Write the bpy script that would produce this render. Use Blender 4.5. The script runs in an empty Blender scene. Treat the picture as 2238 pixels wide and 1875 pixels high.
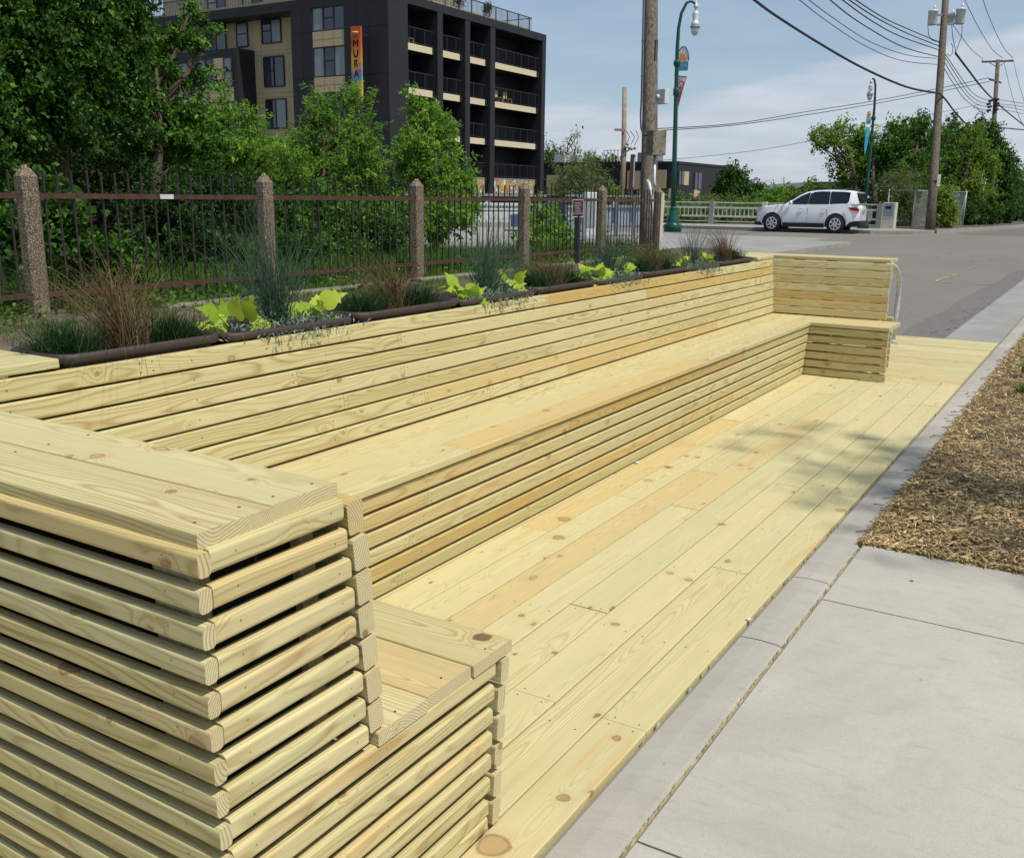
import bpy, math, random
import numpy as np
from mathutils import Vector, Matrix
random.seed(7); RNG = np.random.default_rng(7)
S = bpy.context.scene
COL = S.collection
R = math.radians
# ------------------------------------------------------------------ camera
CP = Vector((1.0058, -0.8165, 1.358))
CR = Vector((0.85035, 0.526083, 0.011912)); CU = Vector((-0.133005, 0.192974, 0.972147)); CF = Vector((-0.509132, 0.82825, -0.234067))
FPX = 2107.26
cam = bpy.data.cameras.new('camera'); camo = bpy.data.objects.new('camera', cam); COL.objects.link(camo)
cam.sensor_width = 36; cam.lens = FPX/2238*36; cam.clip_end = 5000; cam.clip_start = 0.02
m = Matrix((CR, CU, -CF)).transposed().to_4x4(); m.translation = CP; camo.matrix_world = m
S.camera = camo
def at(u, v, d):
    """world point seen in direction (u, v) at forward distance d"""
    return CP + (CF + CR*((u-1119)/FPX) - CU*((v-937.5)/FPX))*d
def on(u, v, ax, val):
    r = CF + CR*((u-1119)/FPX) - CU*((v-937.5)/FPX)
    return CP + r*((val-CP[ax])/r[ax])
# ------------------------------------------------------------------ materials
def newmat(name):
    mt = bpy.data.materials.new(name); mt.use_nodes = True
    nt = mt.node_tree; nt.nodes.clear()
    return mt, nt
class G:
    def __init__(s, nt): s.nt = nt
    def __call__(s, typ, props=None, **ins):
        n = s.nt.nodes.new('ShaderNode'+typ)
        for k, v in (props or {}).items(): setattr(n, k, v)
        for k, v in ins.items():
            key = int(k[1:]) if k[0] == 'i' and k[1:].isdigit() else k.replace('_', ' ')
            sock = n.inputs[key]
            if isinstance(v, bpy.types.NodeSocket): s.nt.links.new(v, sock)
            elif isinstance(v, bpy.types.Node): s.nt.links.new(v.outputs[0], sock)
            else:
                if sock.type == 'RGBA' and len(v) == 3: v = (*v, 1)
                sock.default_value = v
        return n
    def math(s, op, a, b=0.0, c=None, clamp=False):
        kw = dict(i0=a, i1=b)
        if c is not None: kw['i2'] = c
        return s('Math', dict(operation=op, use_clamp=clamp), **kw).outputs[0]
    def mix(s, f, a, b, bt='MIX'):
        n = s('Mix', dict(data_type='RGBA', blend_type=bt), i0=f, i6=a, i7=b); return n.outputs[2]
    def ramp(s, f, stops, interp='LINEAR'):
        n = s('ValToRGB', Fac=f); cr = n.color_ramp; cr.interpolation = interp
        while len(cr.elements) < len(stops): cr.elements.new(0.5)
        for e, (p, c) in zip(cr.elements, stops):
            e.position = p; e.color = (*c, 1) if len(c) == 3 else c
        return n.outputs[0]
    def rmap(s, f, a, b, c, d):
        return s('MapRange', i0=f, i1=a, i2=b, i3=c, i4=d).outputs[0]
    def out(s, sh, disp=None):
        o = s('OutputMaterial', Surface=sh)
        if disp is not None: s.nt.links.new(disp, o.inputs['Displacement'])
        return o
def g3(v): return (v, v, v)
def simple(name, col, rough=0.6, metal=0.0, var=0.15, scale=8.0, bump=0.0, spec=0.4):
    mt, nt = newmat(name); g = G(nt)
    tc = g('TexCoord').outputs['Object']
    n = g('TexNoise', None, Vector=tc, Scale=scale, Detail=5.0, Roughness=0.6)
    c2 = tuple(x*(1-var) for x in col); c1 = tuple(min(1, x*(1+var)) for x in col)
    c = g.ramp(n.outputs[0], [(0.3, c2), (0.7, c1)])
    b = g('BsdfPrincipled', Base_Color=c, Roughness=rough, Metallic=metal, Specular_IOR_Level=spec)
    if bump:
        n2 = g('TexNoise', None, Vector=tc, Scale=scale*12, Detail=3.0)
        bp = g('Bump', None, Strength=bump, Distance=0.01, Height=n2.outputs[0]); nt.links.new(bp.outputs[0], b.inputs['Normal'])
    g.out(b.outputs[0]); return mt

def wood_material(name, fresh=True):
    mt, nt = newmat(name); g = G(nt)
    wc = g('Attribute', dict(attribute_name='wc')).outputs['Vector']
    wt = g('Attribute', dict(attribute_name='wt')).outputs['Vector']
    sx = g('SeparateXYZ', None, Vector=wt); r1, r2, r3 = sx.outputs
    # knots: metric distance to sparse jittered points
    cell = (0.33, 0.066, 0.066)
    q = g('VectorMath', dict(operation='DIVIDE'), i0=wc, i1=cell).outputs[0]
    vo = g('TexVoronoi', dict(voronoi_dimensions='3D', feature='F1'), Vector=q, Scale=1.0, Randomness=0.9)
    df = g('VectorMath', dict(operation='SUBTRACT'), i0=q, i1=vo.outputs['Position']).outputs[0]
    df = g('VectorMath', dict(operation='MULTIPLY'), i0=df, i1=(0.33*0.55, 0.066, 0.066)).outputs[0]
    wob = g('TexNoise', None, Vector=wc, Scale=48.0, Detail=3.0)
    kd = g('VectorMath', dict(operation='LENGTH'), i0=df).outputs['Value']
    kd = g.math('ADD', kd, g.math('MULTIPLY', g.math('SUBTRACT', wob.outputs[0], 0.5), 0.013))
    kr = g('SeparateColor', None, Color=vo.outputs['Color'])
    krad = g.rmap(kr.outputs[0], 0.15, 1.0, 0.0, 0.0125)    # only some cells carry a knot
    ratio = g.math('DIVIDE', kd, g.math('MAXIMUM', krad, 0.0004))
    ob = g('TexCoord').outputs['Object']; wv = g('VectorMath', dict(operation='ADD'), i0=ob, i1=g('VectorMath', dict(operation='SCALE'), i0=g('VectorMath', dict(operation='SUBTRACT'), i0=wob.outputs['Color'], i1=(0.5, 0.5, 0.5)).outputs[0], Scale=0.016).outputs[0]).outputs[0]
    for (u, v, z, rp) in KNOTS:
        c = on(u*1.0657, v*1.0657, 2, z); rm = rp*1.0657/FPX*(c-CP).length
        ratio = g.math('MINIMUM', ratio, g.math('DIVIDE', g('VectorMath', dict(operation='DISTANCE'), i0=wv, i1=tuple(c)).outputs['Value'], rm))
    kmask = g.rmap(ratio, 0.85, 1.08, 1.0, 0.0)
    kring = g.rmap(g.math('ABSOLUTE', g.math('SUBTRACT', ratio, 1.0)), 0.0, 0.22, 1.0, 0.0)
    khalo = g.math('POWER', g.rmap(ratio, 1.0, 3.6, 1.0, 0.0), 2.0)
    # growth rings round a pith that wanders along the board
    low = g('TexNoise', None, Vector=g('VectorMath', dict(operation='MULTIPLY'), i0=wc, i1=(1.1, 5.0, 5.0)).outputs[0], Scale=1.0, Detail=2.0, Roughness=0.5)
    lv = g('VectorMath', dict(operation='SUBTRACT'), i0=low.outputs['Color'], i1=(0.5, 0.5, 0.5)).outputs[0]
    lv = g('VectorMath', dict(operation='SCALE'), i0=lv, Scale=0.085).outputs[0]
    ga = g('Attribute', dict(attribute_name='wp')).outputs['Vector']   # position about the pith
    pv = g('VectorMath', dict(operation='ADD'), i0=ga, i1=lv).outputs[0]
    pv = g('VectorMath', dict(operation='MULTIPLY'), i0=pv, i1=(0.0, 1.0, 1.0)).outputs[0]
    rad = g('VectorMath', dict(operation='LENGTH'), i0=pv).outputs['Value']
    rad = g.math('ADD', rad, g.math('MULTIPLY', khalo, 0.012))
    fr = g.math('FRACT', g.math('MULTIPLY', rad, g.rmap(r2, 0, 1, 130.0, 240.0)))
    late = g.ramp(fr, [(0.0, g3(0.25)), (0.12, g3(0.0)), (0.55, g3(0.12)), (0.86, g3(1.0)), (1.0, g3(0.3))])
    fib = g('TexNoise', None, Vector=g('VectorMath', dict(operation='MULTIPLY'), i0=wc, i1=(7.0, 260.0, 260.0)).outputs[0], Scale=1.0, Detail=3.0)
    blot = g('TexNoise', None, Vector=g('VectorMath', dict(operation='MULTIPLY'), i0=wc, i1=(2.3, 9.0, 9.0)).outputs[0], Scale=1.0, Detail=4.0, Roughness=0.6)
    # board tone
    base = g.ramp(r1, [(0.0, (0.53, 0.45, 0.205)), (0.2, (0.62, 0.545, 0.285)), (0.5, (0.67, 0.58, 0.315)), (0.68, (0.60, 0.545, 0.285)), (0.84, (0.65, 0.53, 0.285)), (0.93, (0.64, 0.48, 0.21)), (1.0, (0.56, 0.38, 0.12))])
    base = g.mix(g.rmap(blot.outputs[0], 0.36, 0.72, 0.0, 0.42), base, (0.52, 0.50, 0.245))
    hot = g('TexNoise', None, Vector=g('VectorMath', dict(operation='MULTIPLY'), i0=wc, i1=(1.3, 14.0, 14.0)).outputs[0], Scale=1.0, Detail=2.0)
    base = g.mix(g.rmap(hot.outputs[0], 0.62, 0.80, 0.0, 0.6), base, (0.60, 0.37, 0.15))
    stn = g('TexNoise', None, Vector=g('VectorMath', dict(operation='MULTIPLY'), i0=wc, i1=(2.2, 75.0, 75.0)).outputs[0], Scale=1.0, Detail=4.0, Roughness=0.65)
    base = g.mix(g.math('MULTIPLY', g.rmap(stn.outputs[0], 0.5, 0.74, 0.0, 0.75), g.rmap(r3, 0.3, 1.0, 0.15, 1.0)), base, (0.43, 0.33, 0.145))
    base = g.mix(g.rmap(stn.outputs[0], 0.28, 0.42, 0.35, 0.0), base, (0.70, 0.64, 0.37))
    dk = g.mix(1.0, base, (0.62, 0.51, 0.34), 'MULTIPLY')
    endg = g.rmap(g.math('ABSOLUTE', g('Attribute', dict(attribute_name='we')).outputs['Fac']), 0.4, 0.6, 0.0, 1.0)
    base = g.mix(g.math('MULTIPLY', endg, 0.45), base, (0.66, 0.60, 0.42))
    c = g.mix(g.math('MULTIPLY', late, g.math('MAXIMUM', g.rmap(r3, 0, 1, 0.2, 0.85), endg)), base, dk)
    c = g.mix(g.rmap(fib.outputs[0], 0.35, 0.75, 0.0, 0.22), c, g.mix(1.0, c, (0.72, 0.66, 0.5), 'MULTIPLY'))
    c = g.mix(g.math('MULTIPLY', khalo, 0.35), c, (0.50, 0.33, 0.13))
    kc = g.ramp(kr.outputs[1], [(0.0, (0.20, 0.095, 0.04)), (0.45, (0.44, 0.25, 0.11)), (0.7, (0.36, 0.21, 0.10)), (1.0, (0.12, 0.055, 0.03))])
    c = g.mix(g.math('MULTIPLY', kmask, g.rmap(kr.outputs[2], 0, 1, 0.35, 0.85)), c, kc)
    c = g.mix(g.math('MULTIPLY', kring, 0.6), c, (0.16, 0.075, 0.03))
    # faint scuffs
    sc = g('TexNoise', None, Vector=g('VectorMath', dict(operation='MULTIPLY'), i0=wc, i1=(3.0, 22.0, 22.0)).outputs[0], Scale=1.0, Detail=6.0, Roughness=0.75)
    c = g.mix(g.rmap(sc.outputs[0], 0.63, 0.8, 0.0, 0.35), c, (0.25, 0.23, 0.15))
    b = g('BsdfPrincipled', Base_Color=c, Roughness=0.62, Specular_IOR_Level=0.28)
    h = g.math('ADD', g.math('MULTIPLY', late, 0.35), g.math('MULTIPLY', fib.outputs[0], 0.7))
    bp = g('Bump', None, Strength=0.22, Distance=0.002, Height=h); nt.links.new(bp.outputs[0], b.inputs['Normal'])
    g.out(b.outputs[0]); return mt

def concrete_material(name, col, tint, sc=1.0, pit=0.5):
    mt, nt = newmat(name); g = G(nt)
    tc = g('TexCoord').outputs['Object']
    a = g('TexNoise', None, Vector=tc, Scale=1.6*sc, Detail=6.0, Roughness=0.62)
    st = g('TexNoise', None, Vector=g('VectorMath', dict(operation='MULTIPLY'), i0=tc, i1=(9.0, 30.0, 1.0)).outputs[0], Scale=1.0, Detail=5.0, Roughness=0.7)
    f = g('TexNoise', None, Vector=tc, Scale=160.0*sc, Detail=2.0)
    c = g.mix(g.rmap(a.outputs[0], 0.32, 0.68, 0, 1), col, tint)
    big = g('TexNoise', None, Vector=tc, Scale=0.9, Detail=8.0, Roughness=0.72, Distortion=0.6)
    c = g.mix(g.rmap(big.outputs[0], 0.46, 0.70, 0, 0.85), c, tuple(x*0.80 for x in col))
    c = g.mix(g.rmap(big.outputs[0], 0.30, 0.46, 0.4, 0.0), c, tuple(min(1, x*1.12) for x in tint))
    c = g.mix(g.rmap(st.outputs[0], 0.54, 0.8, 0, 0.6), c, tuple(x*0.66 for x in col))
    c = g.mix(g.rmap(f.outputs[0], 0.3, 0.75, 0, 0.3), c, tuple(x*0.72 for x in col))
    vo = g('TexVoronoi', dict(feature='F1'), Vector=tc, Scale=16.0*sc)
    vr = g('SeparateColor', None, Color=vo.outputs['Color'])
    spot = g.math('MULTIPLY', g.rmap(vo.outputs['Distance'], 0.05, 0.09, 1.0, 0.0), g.math('GREATER_THAN', vr.outputs[0], 0.86))
    c = g.mix(g.math('MULTIPLY', spot, pit), c, tuple(x*0.3 for x in col))
    b = g('BsdfPrincipled', Base_Color=c, Roughness=0.85, Specular_IOR_Level=0.2)
    bp = g('Bump', None, Strength=0.25, Distance=0.004, Height=f.outputs[0]); nt.links.new(bp.outputs[0], b.inputs['Normal'])
    g.out(b.outputs[0]); return mt

def asphalt_material(name, c1, c2, tarpatch=True):
    mt, nt = newmat(name); g = G(nt)
    tc = g('TexCoord').outputs['Object']
    a = g('TexNoise', None, Vector=g('VectorMath', dict(operation='MULTIPLY'), i0=tc, i1=(0.35, 0.12, 1)).outputs[0], Scale=1.0, Detail=5.0, Roughness=0.6)
    f = g('TexNoise', None, Vector=tc, Scale=70.0, Detail=4.0, Roughness=0.8)
    vo = g('TexVoronoi', dict(feature='F1'), Vector=tc, Scale=55.0)
    vr = g('SeparateColor', None, Color=vo.outputs['Color'])
    c = g.mix(g.rmap(a.outputs[0], 0.35, 0.65, 0, 1), c1, c2)
    c = g.mix(g.rmap(f.outputs[0], 0.35, 0.7, 0, 0.5), c, tuple(x*0.55 for x in c1))
    c = g.mix(g.math('MULTIPLY', g.math('GREATER_THAN', vr.outputs[0], 0.82), 0.35), c, (0.34, 0.31, 0.265))
    wn = g('TexNoise', None, Vector=tc, Scale=1.6, Detail=4.0)
    wv_ = g('VectorMath', dict(operation='ADD'), i0=tc, i1=g('VectorMath', dict(operation='SCALE'), i0=wn.outputs['Color'], Scale=0.7).outputs[0]).outputs[0]
    ve = g('TexVoronoi', dict(feature='DISTANCE_TO_EDGE'), Vector=wv_, Scale=0.16)
    ms = g('TexNoise', None, Vector=tc, Scale=0.13, Detail=1.0)
    c = g.mix(g.math('MULTIPLY', g.rmap(ve.outputs['Distance'], 0.0, 0.0035, 0.7, 0.0), g.rmap(ms.outputs[0], 0.45, 0.55, 0.0, 1.0)), c, (0.05, 0.045, 0.04))
    b = g('BsdfPrincipled', Base_Color=c, Roughness=0.88, Specular_IOR_Level=0.2)
    bp = g('Bump', None, Strength=0.4, Distance=0.006, Height=f.outputs[0]); nt.links.new(bp.outputs[0], b.inputs['Normal'])
    g.out(b.outputs[0]); return mt

def leaf_material(name, dark, light, trans=0.35, rough=0.6):
    mt, nt = newmat(name); g = G(nt)
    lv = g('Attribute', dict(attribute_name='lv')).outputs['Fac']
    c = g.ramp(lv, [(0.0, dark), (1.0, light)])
    b = g('BsdfPrincipled', Base_Color=c, Roughness=rough, Specular_IOR_Level=0.22)
    t = g('BsdfTranslucent', Color=g.mix(0.45, c, tuple(min(1, x*1.5) for x in light)))
    mx = g('MixShader', i0=trans, i1=b.outputs[0], i2=t.outputs[0])
    g.out(mx.outputs[0]); return mt

KNOTS = [(1157, 1064, 0, 12), (1145, 1102, 0, 11), (1373, 1175, 0, 7), (1411, 1189, 0, 8), (1070, 1262, 0, 7), (1262, 1280, 0, 8), (1138, 1337, 0, 6), (1155, 1635, 0, 12), (1012, 1732, 0, 30), (1265, 1513, 0, 9), (1725, 1046, 0, 10), (988, 1307, 0.428, 17), (1370, 958, 0, 8), (350, 1008, 0.9055, 10), (200, 935, 0.9055, 14), (1330, 985, 0, 8), (1480, 1075, 0, 7)]
WOOD = wood_material('treated_pine')
M = dict(
    wood=WOOD,
    gapshade=simple('gap_shade_black', (0.012, 0.013, 0.010), 0.9),  # near-black for the sheets added behind the near slats as interior shade
    screw=simple('screw_steel', (0.12, 0.095, 0.05), 0.5, 0.3),
    darktimber=simple('dark_timber', (0.17, 0.15, 0.08), 0.8),  # even dark brown of the joists and planter shelf
    stud=simple('treated_stud', (0.26, 0.25, 0.12), 0.75, var=0.25, scale=20),
    conc=concrete_material('sidewalk_concrete', (0.43, 0.405, 0.34), (0.50, 0.47, 0.395)),
    kerb=concrete_material('kerb_concrete', (0.40, 0.37, 0.31), (0.47, 0.435, 0.37), 1.4),
    gutter=concrete_material('gutter_concrete', (0.30, 0.29, 0.26), (0.36, 0.345, 0.31), 0.8),
    oldconc=concrete_material('old_concrete', (0.19, 0.165, 0.125), (0.27, 0.24, 0.185), 2.0),
    paleconc=concrete_material('pale_concrete', (0.55, 0.52, 0.42), (0.63, 0.60, 0.50), 2.0),
    sand=simple('joint_sand', (0.36, 0.30, 0.17), 0.95, var=0.5, scale=14),
    asphalt=asphalt_material('road_asphalt', (0.20, 0.185, 0.16), (0.235, 0.215, 0.185)),
    asphalt2=asphalt_material('dark_asphalt', (0.165, 0.153, 0.137), (0.19, 0.177, 0.157)),
    paint=simple('orange_paint', (0.40, 0.265, 0.12), 0.8, var=0.4, scale=30),
    plastic=simple('brown_plastic', (0.052, 0.036, 0.030), 0.55, var=0.15, scale=60, bump=0.15),
    soil=simple('potting_soil', (0.035, 0.026, 0.018), 0.95, var=0.6, scale=60, bump=0.8),
    galv=simple('galvanised_steel', (0.50, 0.52, 0.53), 0.5, 0.3, var=0.2, scale=25),
    rust=simple('rusty_steel', (0.085, 0.042, 0.028), 0.75, 0.2, var=0.35, scale=12, bump=0.3),
    picket=simple('dark_brown_steel', (0.045, 0.034, 0.030), 0.6, 0.3, var=0.35, scale=14),
    pole=simple('weathered_pole', (0.13, 0.10, 0.075), 0.85, var=0.45, scale=4, bump=0.6),
    pole2=simple('pale_pole', (0.27, 0.21, 0.155), 0.85, var=0.25, scale=4, bump=0.4),
    green=simple('green_paint', (0.008, 0.075, 0.055), 0.35, 0.1, var=0.15),
    white=simple('white_paint', (0.78, 0.78, 0.76), 0.45, var=0.05),
    railw=simple('cream_rail_paint', (0.62, 0.61, 0.50), 0.6, var=0.12, scale=5),
    grey=simple('grey_metal', (0.30, 0.32, 0.35), 0.5, 0.4, var=0.15),
    lightgrey=simple('light_grey_metal', (0.62, 0.64, 0.62), 0.5, 0.1, var=0.08),
    black=simple('black_rubber', (0.012, 0.012, 0.013), 0.65, var=0.2),
    blackpl=simple('black_panel', (0.019, 0.020, 0.023), 0.6, var=0.12, scale=1.2),
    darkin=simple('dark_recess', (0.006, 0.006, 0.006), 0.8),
    cream=simple('cream_slab_edge', (0.66, 0.57, 0.38), 0.7, var=0.04, scale=1),
    beige=simple('beige_panel', (0.52, 0.41, 0.24), 0.75, var=0.05, scale=1),
    greywall=simple('grey_wall_panel', (0.26, 0.25, 0.21), 0.75, var=0.05, scale=1),
    wire=simple('wire_black', (0.03, 0.03, 0.035), 0.6),
    bark=simple('bark', (0.09, 0.065, 0.045), 0.9, var=0.4, scale=9, bump=0.8),
    dirt=simple('bare_dirt', (0.105, 0.085, 0.055), 0.95, var=0.5, scale=6, bump=0.8),
    grassg=simple('lawn_soil', (0.055, 0.075, 0.025), 0.95, var=0.6, scale=3, bump=0.8),
    red=simple('red_cloth', (0.38, 0.03, 0.045), 0.7),
    signbrown=simple('brown_sign_face', (0.07, 0.025, 0.02), 0.5),
)
def pattern_mat(name, kind):
    mt, nt = newmat(name); g = G(nt)
    tc = g('TexCoord').outputs['Object']; s = g('SeparateXYZ', None, Vector=tc)
    if kind == 'exposed':
        vo = g('TexVoronoi', dict(feature='F1'), Vector=tc, Scale=105.0); vr = g('SeparateColor', None, Color=vo.outputs['Color'])
        c = g.ramp(vr.outputs[0], [(0.0, (0.05, 0.038, 0.025)), (0.35, (0.15, 0.11, 0.07)), (0.7, (0.29, 0.225, 0.15)), (1.0, (0.50, 0.42, 0.30))])
        c = g.mix(g.rmap(vo.outputs['Distance'], 0.45, 0.8, 0, 1), c, (0.06, 0.045, 0.03))
        b = g('BsdfPrincipled', Base_Color=c, Roughness=0.85)
        bp = g('Bump', None, Strength=0.7, Distance=0.006, Height=vo.outputs['Distance']); bp.invert = True
        nt.links.new(bp.outputs[0], b.inputs['Normal'])
    elif kind == 'pole':
        v = g('VectorMath', dict(operation='MULTIPLY'), i0=tc, i1=(16.0, 16.0, 0.5)).outputs[0]
        n = g('TexNoise', None, Vector=v, Scale=1.0, Detail=6.0, Roughness=0.7)
        c = g.ramp(n.outputs[0], [(0.3, (0.035, 0.027, 0.021)), (0.5, (0.12, 0.095, 0.068)), (0.72, (0.24, 0.20, 0.145))])
        b = g('BsdfPrincipled', Base_Color=c, Roughness=0.85)
        bp = g('Bump', None, Strength=0.9, Distance=0.02, Height=n.outputs[0]); nt.links.new(bp.outputs[0], b.inputs['Normal'])
    elif kind == 'mural':
        v = g('VectorMath', dict(operation='MULTIPLY'), i0=tc, i1=(1, 1.35, 0.35)).outputs[0]
        n = g('TexNoise', None, Vector=v, Scale=1.7, Detail=1.5, Distortion=1.2)
        vo = g('TexVoronoi', dict(feature='F1'), Vector=v, Scale=2.6, Randomness=1.0); vr = g('SeparateColor', None, Color=vo.outputs['Color'])
        c = g.ramp(g.math('FRACT', g.math('ADD', g.math('MULTIPLY', n.outputs[0], 3.0), vr.outputs[0])),
                   [(0.0, (0.62, 0.50, 0.04)), (0.14, (0.55, 0.12, 0.02)), (0.28, (0.02, 0.20, 0.26)), (0.42, (0.68, 0.66, 0.6)), (0.55, (0.03, 0.05, 0.16)), (0.68, (0.60, 0.30, 0.03)), (0.82, (0.30, 0.02, 0.04)), (0.93, (0.10, 0.30, 0.05))], 'CONSTANT')
        b = g('BsdfPrincipled', Base_Color=c, Roughness=0.5)
    elif kind == 'sign':
        n = g('TexNoise', None, Vector=tc, Scale=1.6, Detail=2.0, Distortion=0.6)
        z = g.math('ADD', g.rmap(s.outputs[2], -2.3, 2.3, 0, 1), g.math('MULTIPLY', g.math('SUBTRACT', n.outputs[0], 0.5), 0.5))
        c = g.ramp(z, [(0.0, (0.45, 0.06, 0.02)), (0.08, (0.65, 0.45, 0.05)), (0.22, (0.55, 0.42, 0.03)), (0.3, (0.02, 0.30, 0.40)), (0.42, (0.25, 0.15, 0.35)), (0.5, (0.60, 0.35, 0.03)), (0.7, (0.62, 0.14, 0.02)), (1.0, (0.50, 0.06, 0.01))])
        b = g('BsdfPrincipled', Base_Color=c, Roughness=0.4)
    elif kind == 'bluebanner':
        n = g('TexNoise', None, Vector=tc, Scale=12.0, Detail=3.0)
        c = g.ramp(n.outputs[0], [(0.4, (0.01, 0.16, 0.30)), (0.6, (0.06, 0.38, 0.50))]); b = g('BsdfPrincipled', Base_Color=c, Roughness=0.6)
    elif kind == 'redbanner':
        n = g('TexNoise', None, Vector=g('VectorMath', dict(operation='MULTIPLY'), i0=tc, i1=(30.0, 30.0, 12.0)).outputs[0], Scale=1.0, Detail=3.0)
        up = g.rmap(s.outputs[2], -0.9, 0.0, -0.12, 0.12)
        f = g.math('GREATER_THAN', g.math('ADD', n.outputs[0], up), 0.53)
        c = g.mix(f, (0.36, 0.025, 0.05), (0.68, 0.55, 0.50)); b = g('BsdfPrincipled', Base_Color=c, Roughness=0.6)
    elif kind == 'glass':
        n = g('TexNoise', None, Vector=tc, Scale=0.4, Detail=1.0)
        c = g.ramp(n.outputs[0], [(0.35, (0.010, 0.014, 0.022)), (0.65, (0.05, 0.06, 0.085))])
        b = g('BsdfPrincipled', Base_Color=c, Roughness=0.06, Specular_IOR_Level=0.9)
    elif kind == 'blind':
        b = g('BsdfPrincipled', Base_Color=(0.23, 0.27, 0.27, 1), Roughness=0.25, Specular_IOR_Level=0.6)
    elif kind == 'boxrust':
        n = g('TexNoise', None, Vector=tc, Scale=9.0, Detail=5.0, Roughness=0.7)
        c = g.ramp(n.outputs[0], [(0.35, (0.10, 0.06, 0.035)), (0.5, (0.20, 0.18, 0.12)), (0.66, (0.28, 0.26, 0.19)), (0.7, (0.65, 0.63, 0.56))]); b = g('BsdfPrincipled', Base_Color=c, Roughness=0.7)
    g.out(b.outputs[0]); return mt
for k in ('exposed', 'mural', 'sign', 'bluebanner', 'redbanner', 'glass', 'blind', 'boxrust'): M[k] = pattern_mat(k, k)
M['polewood'] = pattern_mat('pole_wood', 'pole')
mt, nt = newmat('lamp_glass'); g = G(nt); g.out(g('BsdfPrincipled', Base_Color=(0.8, 0.82, 0.82, 1), Roughness=0.15, Transmission_Weight=0.5).outputs[0]); M['lampglass'] = mt
mt, nt = newmat('car_paint'); g = G(nt); g.out(g('BsdfPrincipled', Base_Color=(0.86, 0.87, 0.89, 1), Roughness=0.3, Metallic=0.0, Coat_Weight=1.0, Coat_Roughness=0.04).outputs[0]); M['carpaint'] = mt
mt, nt = newmat('car_window'); g = G(nt); g.out(g('BsdfPrincipled', Base_Color=(0.012, 0.014, 0.018, 1), Roughness=0.04, Specular_IOR_Level=0.8).outputs[0]); M['carglass'] = mt
mt, nt = newmat('tail_red'); g = G(nt); g.out(g('BsdfPrincipled', Base_Color=(0.35, 0.01, 0.015, 1), Roughness=0.15, Coat_Weight=1.0).outputs[0]); M['tail'] = mt
L = dict(
    maple=leaf_material('leaf_maple', (0.008, 0.030, 0.005), (0.12, 0.27, 0.03), 0.3),
    deep=leaf_material('leaf_deep', (0.004, 0.014, 0.003), (0.065, 0.155, 0.02), 0.25),  # darkened base colours stand in for shade in the dark crowns
    fresh=leaf_material('leaf_fresh', (0.022, 0.075, 0.010), (0.24, 0.42, 0.055), 0.4),
    far=leaf_material('leaf_far', (0.03, 0.075, 0.015), (0.17, 0.28, 0.05), 0.35),
    willow=leaf_material('leaf_willow', (0.08, 0.12, 0.04), (0.20, 0.26, 0.09), 0.35),
    yellowg=leaf_material('leaf_yellow_green', (0.05, 0.11, 0.015), (0.26, 0.38, 0.05), 0.4),
    grass=leaf_material('blade_green', (0.03, 0.09, 0.012), (0.20, 0.36, 0.06), 0.35),
    rush=leaf_material('blade_rush', (0.035, 0.085, 0.055), (0.12, 0.20, 0.13), 0.15),
    sedge=leaf_material('blade_sedge', (0.045, 0.024, 0.012), (0.33, 0.23, 0.105), 0.2),
    tuft=leaf_material('blade_tuft', (0.010, 0.035, 0.010), (0.05, 0.13, 0.03), 0.15),
    chart=leaf_material('leaf_chartreuse', (0.22, 0.36, 0.02), (0.50, 0.60, 0.07), 0.35),
    silver=leaf_material('leaf_silver', (0.10, 0.15, 0.10), (0.30, 0.37, 0.27), 0.15),
    chip=leaf_material('mulch_chip', (0.20, 0.115, 0.045), (0.88, 0.68, 0.35), 0.0, 0.9),
)
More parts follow.
